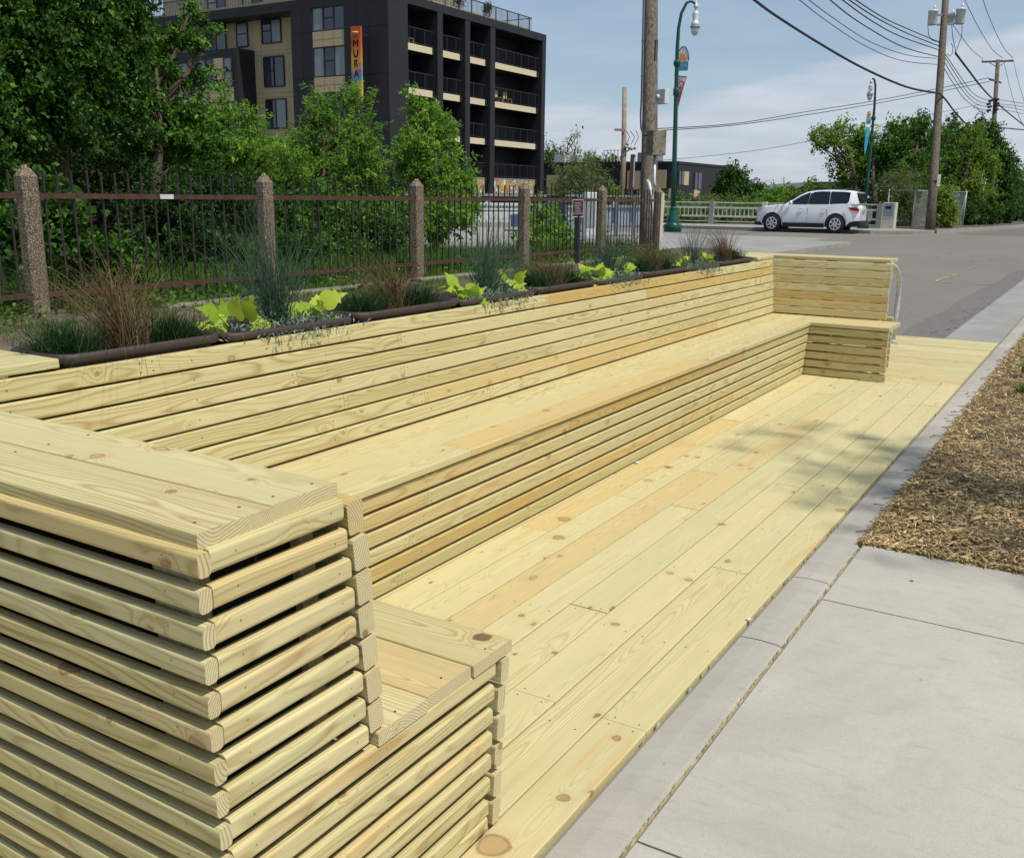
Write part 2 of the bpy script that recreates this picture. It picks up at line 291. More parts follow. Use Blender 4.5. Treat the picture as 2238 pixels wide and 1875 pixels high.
# ------------------------------------------------------------------ mesh helpers
def tag(o, label=None, cat=None, group=None, kind=None):
    if label: o['label'] = label
    if cat: o['category'] = cat
    if group: o['group'] = group
    if kind: o['kind'] = kind
    return o
def thing(name, label, cat, loc=(0, 0, 0), group=None):
    o = bpy.data.objects.new(name, None); COL.objects.link(o); o.location = loc; o.empty_display_size = 0.2
    return tag(o, label, cat, group)
class MB:
    def __init__(s): s.v = []; s.f = []; s.mi = []; s.wc = []; s.wt = []; s.wp = []; s.sm = []; s.we = []
    def add(s, vs, fs, mi=0, smooth=False, wc=None, wt=None, wp=None, we=None):
        b = len(s.v); s.v += [tuple(x) for x in vs]; s.f += [tuple(b+i for i in f) for f in fs]
        s.mi += [mi]*len(fs); s.sm += [smooth]*len(fs); n = len(vs)
        s.wc += wc if wc else [(0, 0, 0)]*n; s.wt += wt if wt else [(0.5, 0.5, 0.5)]*n; s.wp += wp if wp else [(0, 0, 0)]*n; s.we += we if we else [0.0]*n
        return s
    def box(s, a, b, mi=0):
        x0, y0, z0 = a; x1, y1, z1 = b
        return s.add([(x0, y0, z0), (x1, y0, z0), (x1, y1, z0), (x0, y1, z0), (x0, y0, z1), (x1, y0, z1), (x1, y1, z1), (x0, y1, z1)],
                     [(0, 3, 2, 1), (4, 5, 6, 7), (0, 1, 5, 4), (1, 2, 6, 5), (2, 3, 7, 6), (3, 0, 4, 7)], mi)
    def bar(s, p, q, w, h, up=(0, 0, 1), mi=0):
        p = Vector(p); q = Vector(q); d = (q-p).normalized(); u = Vector(up); sd = d.cross(u).normalized(); u = sd.cross(d)
        vs = [c + sd*(sx*w/2) + u*(sz*h/2) for c in (p, q) for sx, sz in ((-1, -1), (1, -1), (1, 1), (-1, 1))]
        return s.add(vs, [(0, 3, 2, 1), (4, 5, 6, 7), (0, 1, 5, 4), (1, 2, 6, 5), (2, 3, 7, 6), (3, 0, 4, 7)], mi)
    def tube(s, pts, r, n=8, mi=0, caps=True, smooth=True):
        pts = [Vector(p) for p in pts]; rs = r if isinstance(r, (list, tuple)) else [r]*len(pts)
        vs = []; prev = None
        for i, p in enumerate(pts):
            d = (pts[min(i+1, len(pts)-1)] - pts[max(i-1, 0)]).normalized()
            a = prev if prev is not None else (Vector((1, 0, 0)) if abs(d.x) < 0.8 else Vector((0, 1, 0)))
            a = (a - d*a.dot(d)).normalized(); b = d.cross(a); prev = a
            vs += [p + (a*math.cos(2*math.pi*k/n) + b*math.sin(2*math.pi*k/n))*rs[i] for k in range(n)]
        fs = [(i*n+k, i*n+(k+1) % n, (i+1)*n+(k+1) % n, (i+1)*n+k) for i in range(len(pts)-1) for k in range(n)]
        s.add(vs, fs, mi, smooth)
        if caps:
            b = len(s.v)-len(vs); s.f += [tuple(b+k for k in reversed(range(n))), tuple(b+(len(pts)-1)*n+k for k in range(n))]; s.mi += [mi]*2; s.sm += [False]*2
        return s
    def lathe(s, c, prof, n=16, mi=0, smooth=True):
        return s.tube([(c[0], c[1], c[2]+z) for r, z in prof], [r for r, z in prof], n, mi, True, smooth)
    def prism(s, poly, a, b, axis=1, mi=0):
        """poly (2d) extruded along axis from a to b"""
        def P(p, t):
            return {0: (t, p[0], p[1]), 1: (p[0], t, p[1]), 2: (p[0], p[1], t)}[axis]
        n = len(poly); vs = [P(p, a) for p in poly] + [P(p, b) for p in poly]
        fs = [tuple(range(n)), tuple(reversed(range(n, 2*n)))] + [(i, (i+1) % n, n+(i+1) % n, n+i)[::-1] for i in range(n)]
        return s.add(vs, fs, mi)
    def board(s, p, q, w, t, face=(0, 0, 1), r=0.004, seg=2, tone=None, mi=0):
        """rounded board from p to q; w across, t along the face normal; p,q on the centre line"""
        p = Vector(p); q = Vector(q); d = (q-p); Lg = d.length; d.normalize(); nz = Vector(face); nz = (nz - d*nz.dot(d)).normalized(); sd = d.cross(nz)
        prof = []
        for cx, cy, a0 in ((1, 1, 0), (-1, 1, 90), (-1, -1, 180), (1, -1, 270)):
            for k in range(seg+1):
                a = R(a0 + 90*k/seg); prof.append((cx*(w/2-r)+r*math.cos(a), cy*(t/2-r)+r*math.sin(a)))
        n = len(prof); o = random.uniform(0, 60); oa = random.uniform(-20, 20); wt = tone or (random.random(), random.random(), 0.35+0.65*random.random())
        px = random.uniform(-0.05, 0.05)*(w/0.14); pz = random.choice((-1, 1))*random.uniform(0.015, 0.09); sl = random.uniform(-0.03, 0.03)
        vs, wc, wp = [], [], []
        for c, l in ((p, 0), (q, Lg)):
            for a, b in prof:
                vs.append(c + sd*a + nz*b); wc.append((l+o, a+oa, b+oa*0.7)); wp.append((l, a+px+sl*(l-Lg/2), b+pz))
        vs += vs; wc += wc; wp += wp
        fs = [tuple(reversed(range(2*n, 3*n))), tuple(range(3*n, 4*n))] + [(i, (i+1) % n, n+(i+1) % n, n+i) for i in range(n)]
        return s.add(vs, fs, mi, False, wc, [wt]*len(vs), wp, [0.0]*(2*n)+[1.0]*(2*n))
    def screw(s, c, nrm, r=0.004, mi=1):
        nrm = Vector(nrm).normalized(); a = Vector((0.3, 0.2, 1)) if abs(nrm.z) < 0.8 else Vector((1, 0.2, 0)); a = (a-nrm*a.dot(nrm)).normalized(); b = nrm.cross(a); c = Vector(c)+nrm*0.0008
        return s.add([c+(a*math.cos(k*math.pi/3)+b*math.sin(k*math.pi/3))*r for k in range(6)], [tuple(range(6))], mi)
    def build(s, name, mats, parent=None, origin=None, bevel=0):
        me = bpy.data.meshes.new(name); og = Vector(origin) if origin is not None else Vector((0, 0, 0))
        me.from_pydata([tuple(Vector(v)-og) for v in s.v] if origin is not None else s.v, [], s.f)
        if not isinstance(mats, (list, tuple)): mats = [mats]
        for mm in mats: me.materials.append(mm)
        me.polygons.foreach_set('material_index', [min(i, len(mats)-1) for i in s.mi]); me.polygons.foreach_set('use_smooth', s.sm)
        if mats[0] is WOOD:
            for nm, dat in (('wc', s.wc), ('wt', s.wt), ('wp', s.wp)):
                at_ = me.attributes.new(nm, 'FLOAT_VECTOR', 'POINT'); at_.data.foreach_set('vector', np.array(dat, dtype=np.float32).ravel())
            at_ = me.attributes.new('we', 'FLOAT', 'POINT'); at_.data.foreach_set('value', np.array(s.we, dtype=np.float32))
        me.update()
        o = bpy.data.objects.new(name, me); COL.objects.link(o); o.location = og
        if parent is not None:
            o.parent = parent; o.matrix_parent_inverse = Matrix.Translation(-parent.location) if parent.rotation_euler.z == 0 else parent.matrix_world.inverted()
        if bevel:
            md = o.modifiers.new('bevel', 'BEVEL'); md.width = bevel; md.segments = 2; md.limit_method = 'ANGLE'
        return o
def struct(o): o['kind'] = 'structure'; return o
def npmesh(name, verts, faces_n, nper, mat, lv, parent=None, origin=(0, 0, 0)):
    """verts (N,3); faces as flat index array with nper verts per face; lv per vertex"""
    me = bpy.data.meshes.new(name); N = len(verts); F = len(faces_n)//nper
    me.vertices.add(N); me.vertices.foreach_set('co', (verts-np.array(origin)).astype(np.float32).ravel())
    me.loops.add(len(faces_n)); me.loops.foreach_set('vertex_index', faces_n.astype(np.int32))
    me.polygons.add(F); me.polygons.foreach_set('loop_start', np.arange(0, F*nper, nper, dtype=np.int32)); me.polygons.foreach_set('loop_total', np.full(F, nper, dtype=np.int32))
    me.update(calc_edges=True); me.materials.append(mat)
    a = me.attributes.new('lv', 'FLOAT', 'POINT'); a.data.foreach_set('value', lv.astype(np.float32))
    o = bpy.data.objects.new(name, me); COL.objects.link(o); o.location = origin
    if parent is not None: o.parent = parent; o.matrix_parent_inverse = Matrix.Translation(-parent.location)
    return o
def leaf_cloud(name, C, size, mat, parent=None, origin=(0, 0, 0), out=None, droop=0.5, aspect=0.5, lvbase=None):
    """C (n,3) leaf centres; each leaf a folded rhombus"""
    n = len(C); r = RNG
    d = r.normal(size=(n, 3)); d[:, 2] -= droop
    if out is not None: d += out*0.9
    d /= np.linalg.norm(d, axis=1)[:, None]
    nrm = r.normal(size=(n, 3))*0.75 + np.array([0.15, -0.1, 0.9])
    sd = np.cross(d, nrm); sd /= (np.linalg.norm(sd, axis=1)[:, None]+1e-9); up = np.cross(sd, d)
    L_ = size*np.clip(r.lognormal(-0.08, 0.32, n), 0.4, 1.8)[:, None]; W_ = L_*aspect*r.uniform(0.75, 1.25, n)[:, None]
    a = C - d*L_*0.5; t = C + d*L_*0.5 - up*L_*0.12; l = C + sd*W_*0.5 + up*W_*0.16 - d*L_*0.05; rr = C - sd*W_*0.5 + up*W_*0.16 - d*L_*0.05
    V = np.stack([a, l, t, rr], 1).reshape(-1, 3); i = np.arange(n)*4
    Fc = np.stack([i, i+1, i+2, i, i+2, i+3], 1).ravel()
    lv = np.clip(r.normal(0.45, 0.22, n) if lvbase is None else lvbase + r.normal(0, 0.18, n), 0, 1)
    return npmesh(name, V, Fc, 3, mat, np.repeat(lv, 4), parent, origin)
def blades(name, P0, H, lean, curve, width, mat, parent=None, origin=(0, 0, 0), seg=5, lvb=0.45):
    """grass blades: P0 (n,3), H heights, lean (n,2) tip offset, curve droop"""
    n = len(P0); r = RNG; t = np.linspace(0, 1, seg+1)
    up = np.zeros((n, seg+1, 3)); 
    up[:, :, 2] = H[:, None]*(t[None]*(1+curve[:, None]*0.6) - curve[:, None]*t[None]**2.2)
    up[:, :, 0] = lean[:, 0:1]*t[None]**1.35; up[:, :, 1] = lean[:, 1:2]*t[None]**1.35
    P = P0[:, None]+up
    ang = r.uniform(0, 2*math.pi, n); w = (width*r.uniform(0.7, 1.2, n))[:, None]*(1-t[None]**2*0.85)
    off = np.stack([np.cos(ang)[:, None]*w, np.sin(ang)[:, None]*w, 0*w], 2)*0.5
    off2 = np.stack([-np.sin(ang)[:, None]*w, np.cos(ang)[:, None]*w, 0*w], 2)*0.35
    V = np.stack([P-off, P+off2, P+off], 2).reshape(-1, 3)   # three-sided channel section
    b = (np.arange(n)*(seg+1)*3)[:, None, None]; k = (np.arange(seg)*3)[None, :, None]; e = b+k
    q = np.concatenate([e+0, e+1, e+4, e+3, e+1, e+2, e+5, e+4, e+2, e+0, e+3, e+5], 2).reshape(-1)
    lv = np.clip(r.normal(lvb, 0.22, n), 0, 1); lv = np.repeat(lv, (seg+1)*3)
    return npmesh(name, V, q, 4, mat, lv, parent, origin)
def text_mesh(name, body, size, mat, mw, parent=None, extrude=0.004, align='CENTER', spacing=1.0, sx=1.0):
    cu = bpy.data.curves.new(name, 'FONT'); cu.body = body; cu.size = size; cu.extrude = extrude; cu.align_x = align; cu.align_y = 'CENTER'; cu.space_line = spacing
    to = bpy.data.objects.new(name+'_tmp', cu); COL.objects.link(to); dg = bpy.context.evaluated_depsgraph_get(); dg.update()
    me = bpy.data.meshes.new_from_object(to.evaluated_get(dg)); bpy.data.objects.remove(to); me.materials.clear(); me.materials.append(mat)
    if len(me.vertices):
        co = np.zeros(len(me.vertices)*3, dtype=np.float32); me.vertices.foreach_get('co', co); co = co.reshape(-1, 3); co[:, 0] *= sx; co[:, 2] = np.abs(co[:, 2])
        me.vertices.foreach_set('co', co.ravel())
    o = bpy.data.objects.new(name, me); COL.objects.link(o)
    if parent is not None: o.parent = parent; o.matrix_parent_inverse = Matrix.Translation(-parent.location)
    o.matrix_basis = mw; return o
def frame(origin, xdir, ydir):
    x = Vector(xdir).normalized(); y = Vector(ydir); y = (y-x*y.dot(x)).normalized(); z = x.cross(y)
    m_ = Matrix((x, y, z)).transposed().to_4x4(); m_.translation = Vector(origin); return m_
# ================================================================== LIGHT AND SKY
SUN_EL, SUN_AZ = R(61), R(-10)      # azimuth measured from +X towards +Y
sd_ = Vector((math.cos(SUN_EL)*math.cos(SUN_AZ), math.cos(SUN_EL)*math.sin(SUN_AZ), math.sin(SUN_EL)))
sl = bpy.data.lights.new('sun', 'SUN'); sl.energy = 4.0; sl.angle = R(0.53); sl.color = (1.0, 0.955, 0.87)
so = bpy.data.objects.new('sun', sl); COL.objects.link(so); so.rotation_euler = (-sd_).to_track_quat('-Z', 'Y').to_euler(); so.location = (10, 0, 30)
w = bpy.data.worlds.new('World'); S.world = w; w.use_nodes = True; nt = w.node_tree; nt.nodes.clear(); g = G(nt)
sky = g('TexSky', dict(sky_type='NISHITA', sun_disc=False, sun_elevation=SUN_EL, sun_rotation=R(90)-SUN_AZ, air_density=1.0, dust_density=1.2, ozone_density=1.0, altitude=200.0))
dirv = g('TexCoord').outputs['Generated']; sep = g('SeparateXYZ', None, Vector=dirv)
hz = g.math('DIVIDE', 1.0, g.math('MAXIMUM', g.math('ADD', sep.outputs[2], 0.10), 0.05))
flat = g('VectorMath', dict(operation='SCALE'), i0=dirv, Scale=hz).outputs[0]
n1 = g('TexNoise', None, Vector=g('VectorMath', dict(operation='MULTIPLY'), i0=flat, i1=(0.55, 0.8, 1.4)).outputs[0], Scale=1.0, Detail=7.0, Roughness=0.52, Distortion=0.3)
# bank of thin cloud: reaches higher towards +Y than towards -X
edge = g.math('ADD', g.math('MULTIPLY', g.math('MAXIMUM', g.math('ADD', sep.outputs[0], 0.44), 0.0), 0.22), 0.090)
dd = g.math('SUBTRACT', edge, sep.outputs[2])
cm = g.rmap(g.math('ADD', g.math('MULTIPLY', dd, 9.0), g.math('MULTIPLY', g.math('SUBTRACT', n1.outputs[0], 0.5), 0.85)), -0.07, 0.17, 0.0, 1.0)
n2 = g('TexNoise', None, Vector=flat, Scale=2.2, Detail=5.0, Roughness=0.5)
wisp = g.rmap(n2.outputs[0], 0.5, 0.9, 0.0, 0.10)
cm = g.math('MAXIMUM', cm, g.math('MULTIPLY', g.math('ADD', wisp, 0.40), g.rmap(sep.outputs[2], 0.2, 0.5, 1.0, 0.15)), clamp=True)
cc = g.mix(g.rmap(n2.outputs[0], 0.3, 0.7, 0, 1), (6.3, 7.0, 8.2), (7.9, 8.3, 9.1))
skc = g.mix(1.0, sky.outputs[0], (0.99, 1.18, 1.27), 'MULTIPLY')
col = g.mix(g.math('MULTIPLY', cm, 0.86), skc, cc)
bg = g('Background', None, Color=col, Strength=0.085); g('OutputWorld', None, Surface=bg.outputs[0])
S.view_settings.view_transform = 'Standard'; S.view_settings.look = 'None'; S.view_settings.exposure = 0.0; S.view_settings.gamma = 1.0
try: S.cycles.max_bounces = 6; S.cycles.diffuse_bounces = 2; S.cycles.transparent_max_bounces = 6; S.cycles.use_denoising = True
except Exception: pass

# ================================================================== GROUND, ROADS, KERBS
def sheet(name, poly, z, mat, holes=None):
    mb = MB(); mb.add([(x, y, z) for x, y in poly], [tuple(range(len(poly)))]); o = mb.build(name, mat); return struct(o)
sheet('ground', [(-1500, -1500), (1500, -1500), (1500, 1500), (-1500, 1500)], -0.34, M['grassg'])
sheet('road', [(-6.75, -14), (-0.5, -14), (-0.5, 36.6), (140, 36.6), (140, 46.9), (-0.5, 46.9), (-0.5, 58), (0.6, 78), (3.2, 120), (-1.0, 120), (-3.6, 78), (-4.9, 62), (-6.1, 53.0), (-6.9, 48.2), (-8.6, 46.9), (-160, 46.9), (-160, 36.6), (-8.2, 36.6), (-6.75, 34.0)], -0.13, M['asphalt'])
# darker paving strip beside the gutter and the alley beyond the crossing
sheet('road_patch', [(-0.5, 9.8), (-0.96, 9.8), (-1.02, 12.2), (-0.93, 14.0), (-1.0, 15.6), (-0.95, 17.9), (-0.86, 20.2), (-0.93, 23.2), (-0.74, 24.4), (-0.5, 26.0)], -0.126, M['asphalt2'])
sheet('alley_paving', [(-6.0, 53.2), (-5.2, 49.9), (-0.5, 50.1), (-0.2, 58), (0.9, 78), (3.1, 119), (-0.8, 119), (-3.4, 78), (-4.7, 62.2)], -0.125, M['asphalt2'])
struct(MB().box((-0.5, -14, -0.2), (0.056, 36, -0.122)).build('gutter', M['gutter']))
mb = MB()
cuts = [-14, -6.2, -3.0, -0.9, 2.0, 2.6, 4.3, 6.9, 9.9, 11.4, 13.1, 14.8, 17.9, 21, 24, 27, 30, 34]
for a, b in zip(cuts, cuts[1:]):
    mb.prism([(0.06, -0.2), (0.13, -0.014), (0.145, -0.002), (0.20, 0.002), (0.266, -0.001), (0.2755, -0.010), (0.2755, -0.2)], a+0.003, b-0.003, 1)
struct(mb.build('kerb', M['kerb']))
mb = MB()
X0_ = 0.279
for y0, y1 in ((-5.24, -3.71), (-3.71, -2.18), (-2.18, -0.65), (-0.65, 0.885), (0.885, 2.43), (2.43, 3.08)):
    for x0, x1 in ((X0_, 1.83), (1.83, 3.4)):
        j = 0.0035
        mb.prism([(x0+j, -0.14), (x0+j, -0.006), (x0+j+0.009, 0.004), (x1-j-0.009, 0.004), (x1-j, -0.006), (x1-j, -0.14)], y0+j, y1-j, 1)
struct(mb.build('sidewalk', M['conc']))
struct(MB().box((0.268, -6, -0.2), (3.4, 3.12, -0.008)).build('joint_filler', M['sand']))
# sand washed into the kerb joint: low grains and crumbs, not flat flakes
mb = MB(); random.seed(3)
def crumb(mb, x, y, z, sx, sy, h):
    vs = [(x-sx, y-sy*.3, z), (x+sx*.6, y-sy, z), (x+sx, y+sy*.4, z), (x-sx*.3, y+sy, z), (x, y, z+h)]; mb.add(vs, [(0, 1, 4), (1, 2, 4), (2, 3, 4), (3, 0, 4)])
for _ in range(190):
    y = 0.2+2.9*random.random(); ln = random.uniform(0.005, 0.03); crumb(mb, 0.279+random.uniform(-0.003, 0.003), y, -0.007, random.uniform(0.002, 0.005), ln, random.uniform(0.004, 0.009))
for _ in range(70):
    y = random.uniform(0.9, 7.0); crumb(mb, 0.132+random.uniform(-0.004, 0.004), y, -0.012, random.uniform(0.002, 0.006), random.uniform(0.004, 0.02), random.uniform(0.005, 0.01))
tag(mb.build('sand', M['sand']), 'yellow sand and sawdust washed into the joints along the concrete kerb', 'sand', kind='stuff')
struct(MB().box((0.272, 3.08, -0.2), (3.4, 17, -0.02)).build('planting_bed', M['dirt']))
struct(MB().box((-30, 36.0-14.8, -0.2), (-8.25, 36.6, -0.01)).box((-8.25, 24.0, -0.2), (-6.75, 33.8, -0.012)).build('sidewalk_corner', M['gutter']))
struct(MB().prism([(-160, 47.0), (-8.9, 47.0), (-7.3, 48.4), (-6.6, 50.2), (-9.2, 52.6), (-160, 52.6)], -0.2, 0.02, 2).build('sidewalk_far', M['gutter']))
mb = MB()
kl = [(-6.6, 50.4), (-6.2, 53.0), (-5.1, 60.0), (-4.4, 66), (-3.5, 78)]
for (x0, y0), (x1, y1) in zip(kl, kl[1:]): mb.bar((x0, y0, -0.08), (x1, y1, -0.08), 0.16, 0.26)
struct(mb.build('kerb_alley', M['gutter']))
struct(MB().prism([(-6.7, 50.5), (-5.2, 60.3), (-3.6, 78), (-0.9, 119), (-40, 119), (-40, 52.7), (-9.2, 52.7)], -0.3, 0.03, 2).build('verge_far', M['dirt']))
# verge between the street and the steel fence, rising a little
mb = MB(); xs_ = [-6.75, -6.85, -7.0, -7.3, -7.7, -8.0, -8.6, -9.5, -12, -16, -30, -75]; zs_ = [-0.2, -0.02, 0.0, 0.10, 0.13, 0.14, 0.13, 0.0, -0.25, -0.3, -0.3, -0.3]
ys_ = [i*0.6-6 for i in range(50)]
vs = [(x, y, z+random.uniform(-0.02, 0.02)) for y in ys_ for x, z in zip(xs_, zs_)]; n = len(xs_)
mb.add(vs, [(j*n+i, j*n+i+1, (j+1)*n+i+1, (j+1)*n+i) for j in range(len(ys_)-1) for i in range(n-1)])
struct(mb.build('verge', M['dirt']))
# orange utility marks sprayed on the asphalt
mb = MB()
def stroke(pts, w_):
    for (a, b) in zip(pts, pts[1:]):
        a = Vector((*a, -0.1225)); b = Vector((*b, -0.1225)); d = (b-a).normalized(); s = Vector((-d.y, d.x, 0))*w_
        mb.add([a-s, b-s*0.7, b+s*0.7, a+s], [(0, 1, 2, 3)])
stroke([(-1.78, 21.6), (-1.88, 20.4), (-1.90, 19.9), (-1.87, 19.3), (-1.72, 19.2), (-1.58, 19.29)], 0.035)
stroke([(-1.80, 21.0), (-1.84, 20.2)], 0.03); stroke([(-1.88, 23.9), (-1.76, 24.5)], 0.05); stroke([(-1.11, 19.19), (-0.96, 19.3), (-0.78, 19.18)], 0.035)
struct(mb.build('painted_marking', M['paint']))
# ================================================================== MULCH
def chips(name, n, xr, yr, zf, smin, smax, seed=1, z0=0.0):
    r = np.random.default_rng(seed)
    # denser near the viewer, thinner far away
    y = yr[0] + (yr[1]-yr[0])*r.random(n)**1.7; x = xr[0]+(xr[1]-xr[0])*r.random(n)**1.25
    hump = 0.03*np.sin(x*5+1)*np.sin(y*1.7)+0.012*np.sin(x*17)*np.sin(y*13)
    edge_ = np.clip((x-xr[0])/0.12, 0, 1)*np.clip((y-yr[0])/0.15, 0, 1)
    z = z0 + (hump+0.012)*edge_ + r.random(n)*0.022
    L_ = (smin+(smax-smin)*r.random(n)**1.8)*np.where(r.random(n) < 0.05, 1.8, 1); W_ = r.uniform(0.0022, 0.008, n)*np.where(r.random(n) < 0.10, 2.6, 1); T_ = r.uniform(0.001, 0.003, n)
    az = r.uniform(0, math.pi, n); el = r.normal(0, 0.22, n)
    d = np.stack([np.cos(az)*np.cos(el), np.sin(az)*np.cos(el), np.sin(el)], 1); up = np.stack([-np.cos(az)*np.sin(el)*1.0, -np.sin(az)*np.sin(el), np.cos(el)], 1)+r.normal(0, 0.3, (n, 3))
    s = np.cross(d, up); s /= np.linalg.norm(s, axis=1)[:, None]; u = np.cross(s, d)
    C = np.stack([x, y, z], 1); d *= L_[:, None]/2; s *= W_[:, None]/2; u *= T_[:, None]/2
    V = np.stack([C-d-s*0.6-u, C-d+s*0.8-u, C+d+s*0.3-u, C+d-s-u, C-d-s*0.6+u, C-d+s*0.8+u, C+d+s*0.3+u, C+d-s+u], 1).reshape(-1, 3)
    q = np.array([0, 3, 2, 1, 4, 5, 6, 7, 0, 1, 5, 4, 1, 2, 6, 5, 2, 3, 7, 6, 3, 0, 4, 7]); Fc = (np.arange(n)[:, None]*8+q[None]).ravel()
    lv = np.clip(r.beta(1.3, 1.6, n), 0, 1)
    return npmesh(name, V, Fc, 4, L['chip'], np.repeat(lv, 8))
mu = chips('mulch', 42000, (0.278, 1.9), (3.085, 13.0), None, 0.010, 0.06); tag(mu, 'shredded tan wood mulch filling the bed beside the concrete kerb', 'mulch', kind='stuff')
# loose chips spilled on the kerb
mb = MB()
for _ in range(70):
    y = random.uniform(3.05, 9.5); x = random.uniform(0.2, 0.30); a = random.uniform(-0.5, 1.0); ln = random.uniform(0.02, 0.06)
    mb.bar((x, y, 0.006), (x+math.cos(a)*ln, y+math.sin(a)*ln, 0.012), 0.004, 0.003)
tag(mb.build('loose_chips', L['chip']), 'loose dark mulch splinters fallen over the edge of the kerb', 'wood chips', kind='stuff')
# small grass tufts in the mulch
def clump(name, x, y, z, n, h, spread, width, mat, curve=(0.3, 0.8), base=0.03, lvb=0.45, seg=5, bias=(0, 0)):
    P0 = np.stack([x+RNG.normal(0, base, n), y+RNG.normal(0, base, n), np.full(n, z)], 1)
    a = RNG.uniform(0, 2*math.pi, n); rr = spread*RNG.random(n)**0.7
    H = h*RNG.uniform(0.55, 1.1, n)*(1-0.25*(rr/spread)**2)
    lean = np.stack([np.cos(a)*rr+bias[0]*h, np.sin(a)*rr+bias[1]*h], 1)
    return blades(name, P0, H, lean, RNG.uniform(curve[0], curve[1], n), width, mat, origin=(x, y, z), seg=seg, lvb=lvb)
for (x, y, hh, lab) in ((0.56, 6.85, 0.15, 'bright green grass tuft growing in the mulch, the nearer of two'), (0.50, 7.95, 0.13, 'bright green grass tuft growing in the mulch, the farther of two')):
    tag(clump('grass_tuft', x, y, 0.01, 70, hh, 0.13, 0.006, L['grass'], (0.5, 1.1), 0.015, 0.6), lab, 'grass tuft', 'grass tufts in the mulch bed')
# small white paper scraps and pebble
def scrap(x, y, z, s, lab, cat, mat, nm):
    vs = [(x+s*c, y+s*d*0.8, z+e*s) for c, d, e in ((-1, -.4, .02), (.2, -.7, .3), (1, .1, .02), (.3, .8, .35), (-.7, .6, .05), (0, 0, .5))]
    o = MB().add(vs, [(0, 1, 5), (1, 2, 5), (2, 3, 5), (3, 4, 5), (4, 0, 5), (4, 3, 2, 1, 0)]).build(nm, mat, origin=(x, y, z)); tag(o, lab, cat)
p = on(1392, 1011, 2, 0.004); scrap(p.x, p.y, 0.004, 0.016, 'small crumpled white paper scrap on the deck against the bench front', 'litter', M['white'], 'paper_scrap')
p = on(1636, 1353, 2, 0.004); scrap(p.x, p.y, 0.004, 0.010, 'tiny white crumb of litter where deck meets kerb', 'litter', M['white'], 'paper_scrap')
p = on(1992, 1270, 2, 0.004); scrap(p.x, p.y, 0.004, 0.009, 'small dark pebble lying on the sidewalk slab', 'pebble', M['bark'], 'pebble')

# ================================================================== WOODEN DECK
random.seed(11)
deck = thing('wooden_deck', 'pale new pine boardwalk deck laid flush with the concrete kerb', 'deck', (-0.8, 3.5, -0.13))
YE = 7.015
mb = MB(); x1 = 0.124; k = 0
while x1 > -1.8:
    w_ = 0.130 if k == 0 else 0.1375; x0 = x1-w_
    ye = 7.16 if k == 0 else YE-0.004
    start = -0.9; js = [1.31, 3.75, 6.19] if k in (0, 2, 5, 8) else ([0.08, 2.52, 4.97] if k in (1, 4, 7) else [2.53+0.61, 5.58])
    if k == 3: js = [1.92, 4.36, 6.8]
    if k == 4: js = [3.14, 5.58]
    ys = [start]+[j for j in js if start < j < ye-0.2]+[ye]
    for a, b in zip(ys, ys[1:]):
        dz = random.uniform(-0.0012, 0.0012)
        mb.board(((x0+x1)/2, a+0.0012, -0.014+dz), ((x0+x1)/2, b-0.0012, -0.014+dz), w_, 0.028, (0, 0, 1), 0.003, 2, tone=(random.uniform(0.18, 0.8) if random.random() < .9 else 0.9, random.random(), random.random()**1.5*0.5))
        for yy in (a+0.02, b-0.02):
            for xx in (x0+0.03, x1-0.03): mb.screw((xx, yy, dz), (0, 0, 1), 0.0028)
        yy = math.ceil(a/0.61)*0.61
        while yy < b-0.1:
            if yy > a+0.1:
                for xx in (x0+0.03, x1-0.03): mb.screw((xx+random.uniform(-.004, .004), yy+random.uniform(-.008, .008), dz), (0, 0, 1), 0.0028)
            yy += 0.61
    x1 = x0-0.0045; k += 1
mb.build('deck_boards', [M['wood'], M['screw']], deck)
mb = MB(); y0 = YE; k = 0
while y0 < 9.8:
    w_ = 0.1385; xe = -0.012 if k == 0 else 0.124
    for a, b in ((-1.85, -0.6 + (k % 2)*0.0), (-0.6, xe)) if k % 3 == 1 else (((-1.85, xe)),):
        mb.board((a+0.001, y0+w_/2, -0.014+random.uniform(-.001, .001)), (b-0.001, y0+w_/2, -0.014), w_, 0.028, (0, 0, 1), 0.003, 2)
    y0 += w_+0.003; k += 1
mb.build('threshold_boards', [M['wood'], M['screw']], deck)
mb = MB()
for x in (-1.75, -1.15, -0.55, 0.04): mb.box((x, -0.9, -0.129), (x+0.038, 9.83, -0.030))
mb.build('joists', M['darktimber'], deck)

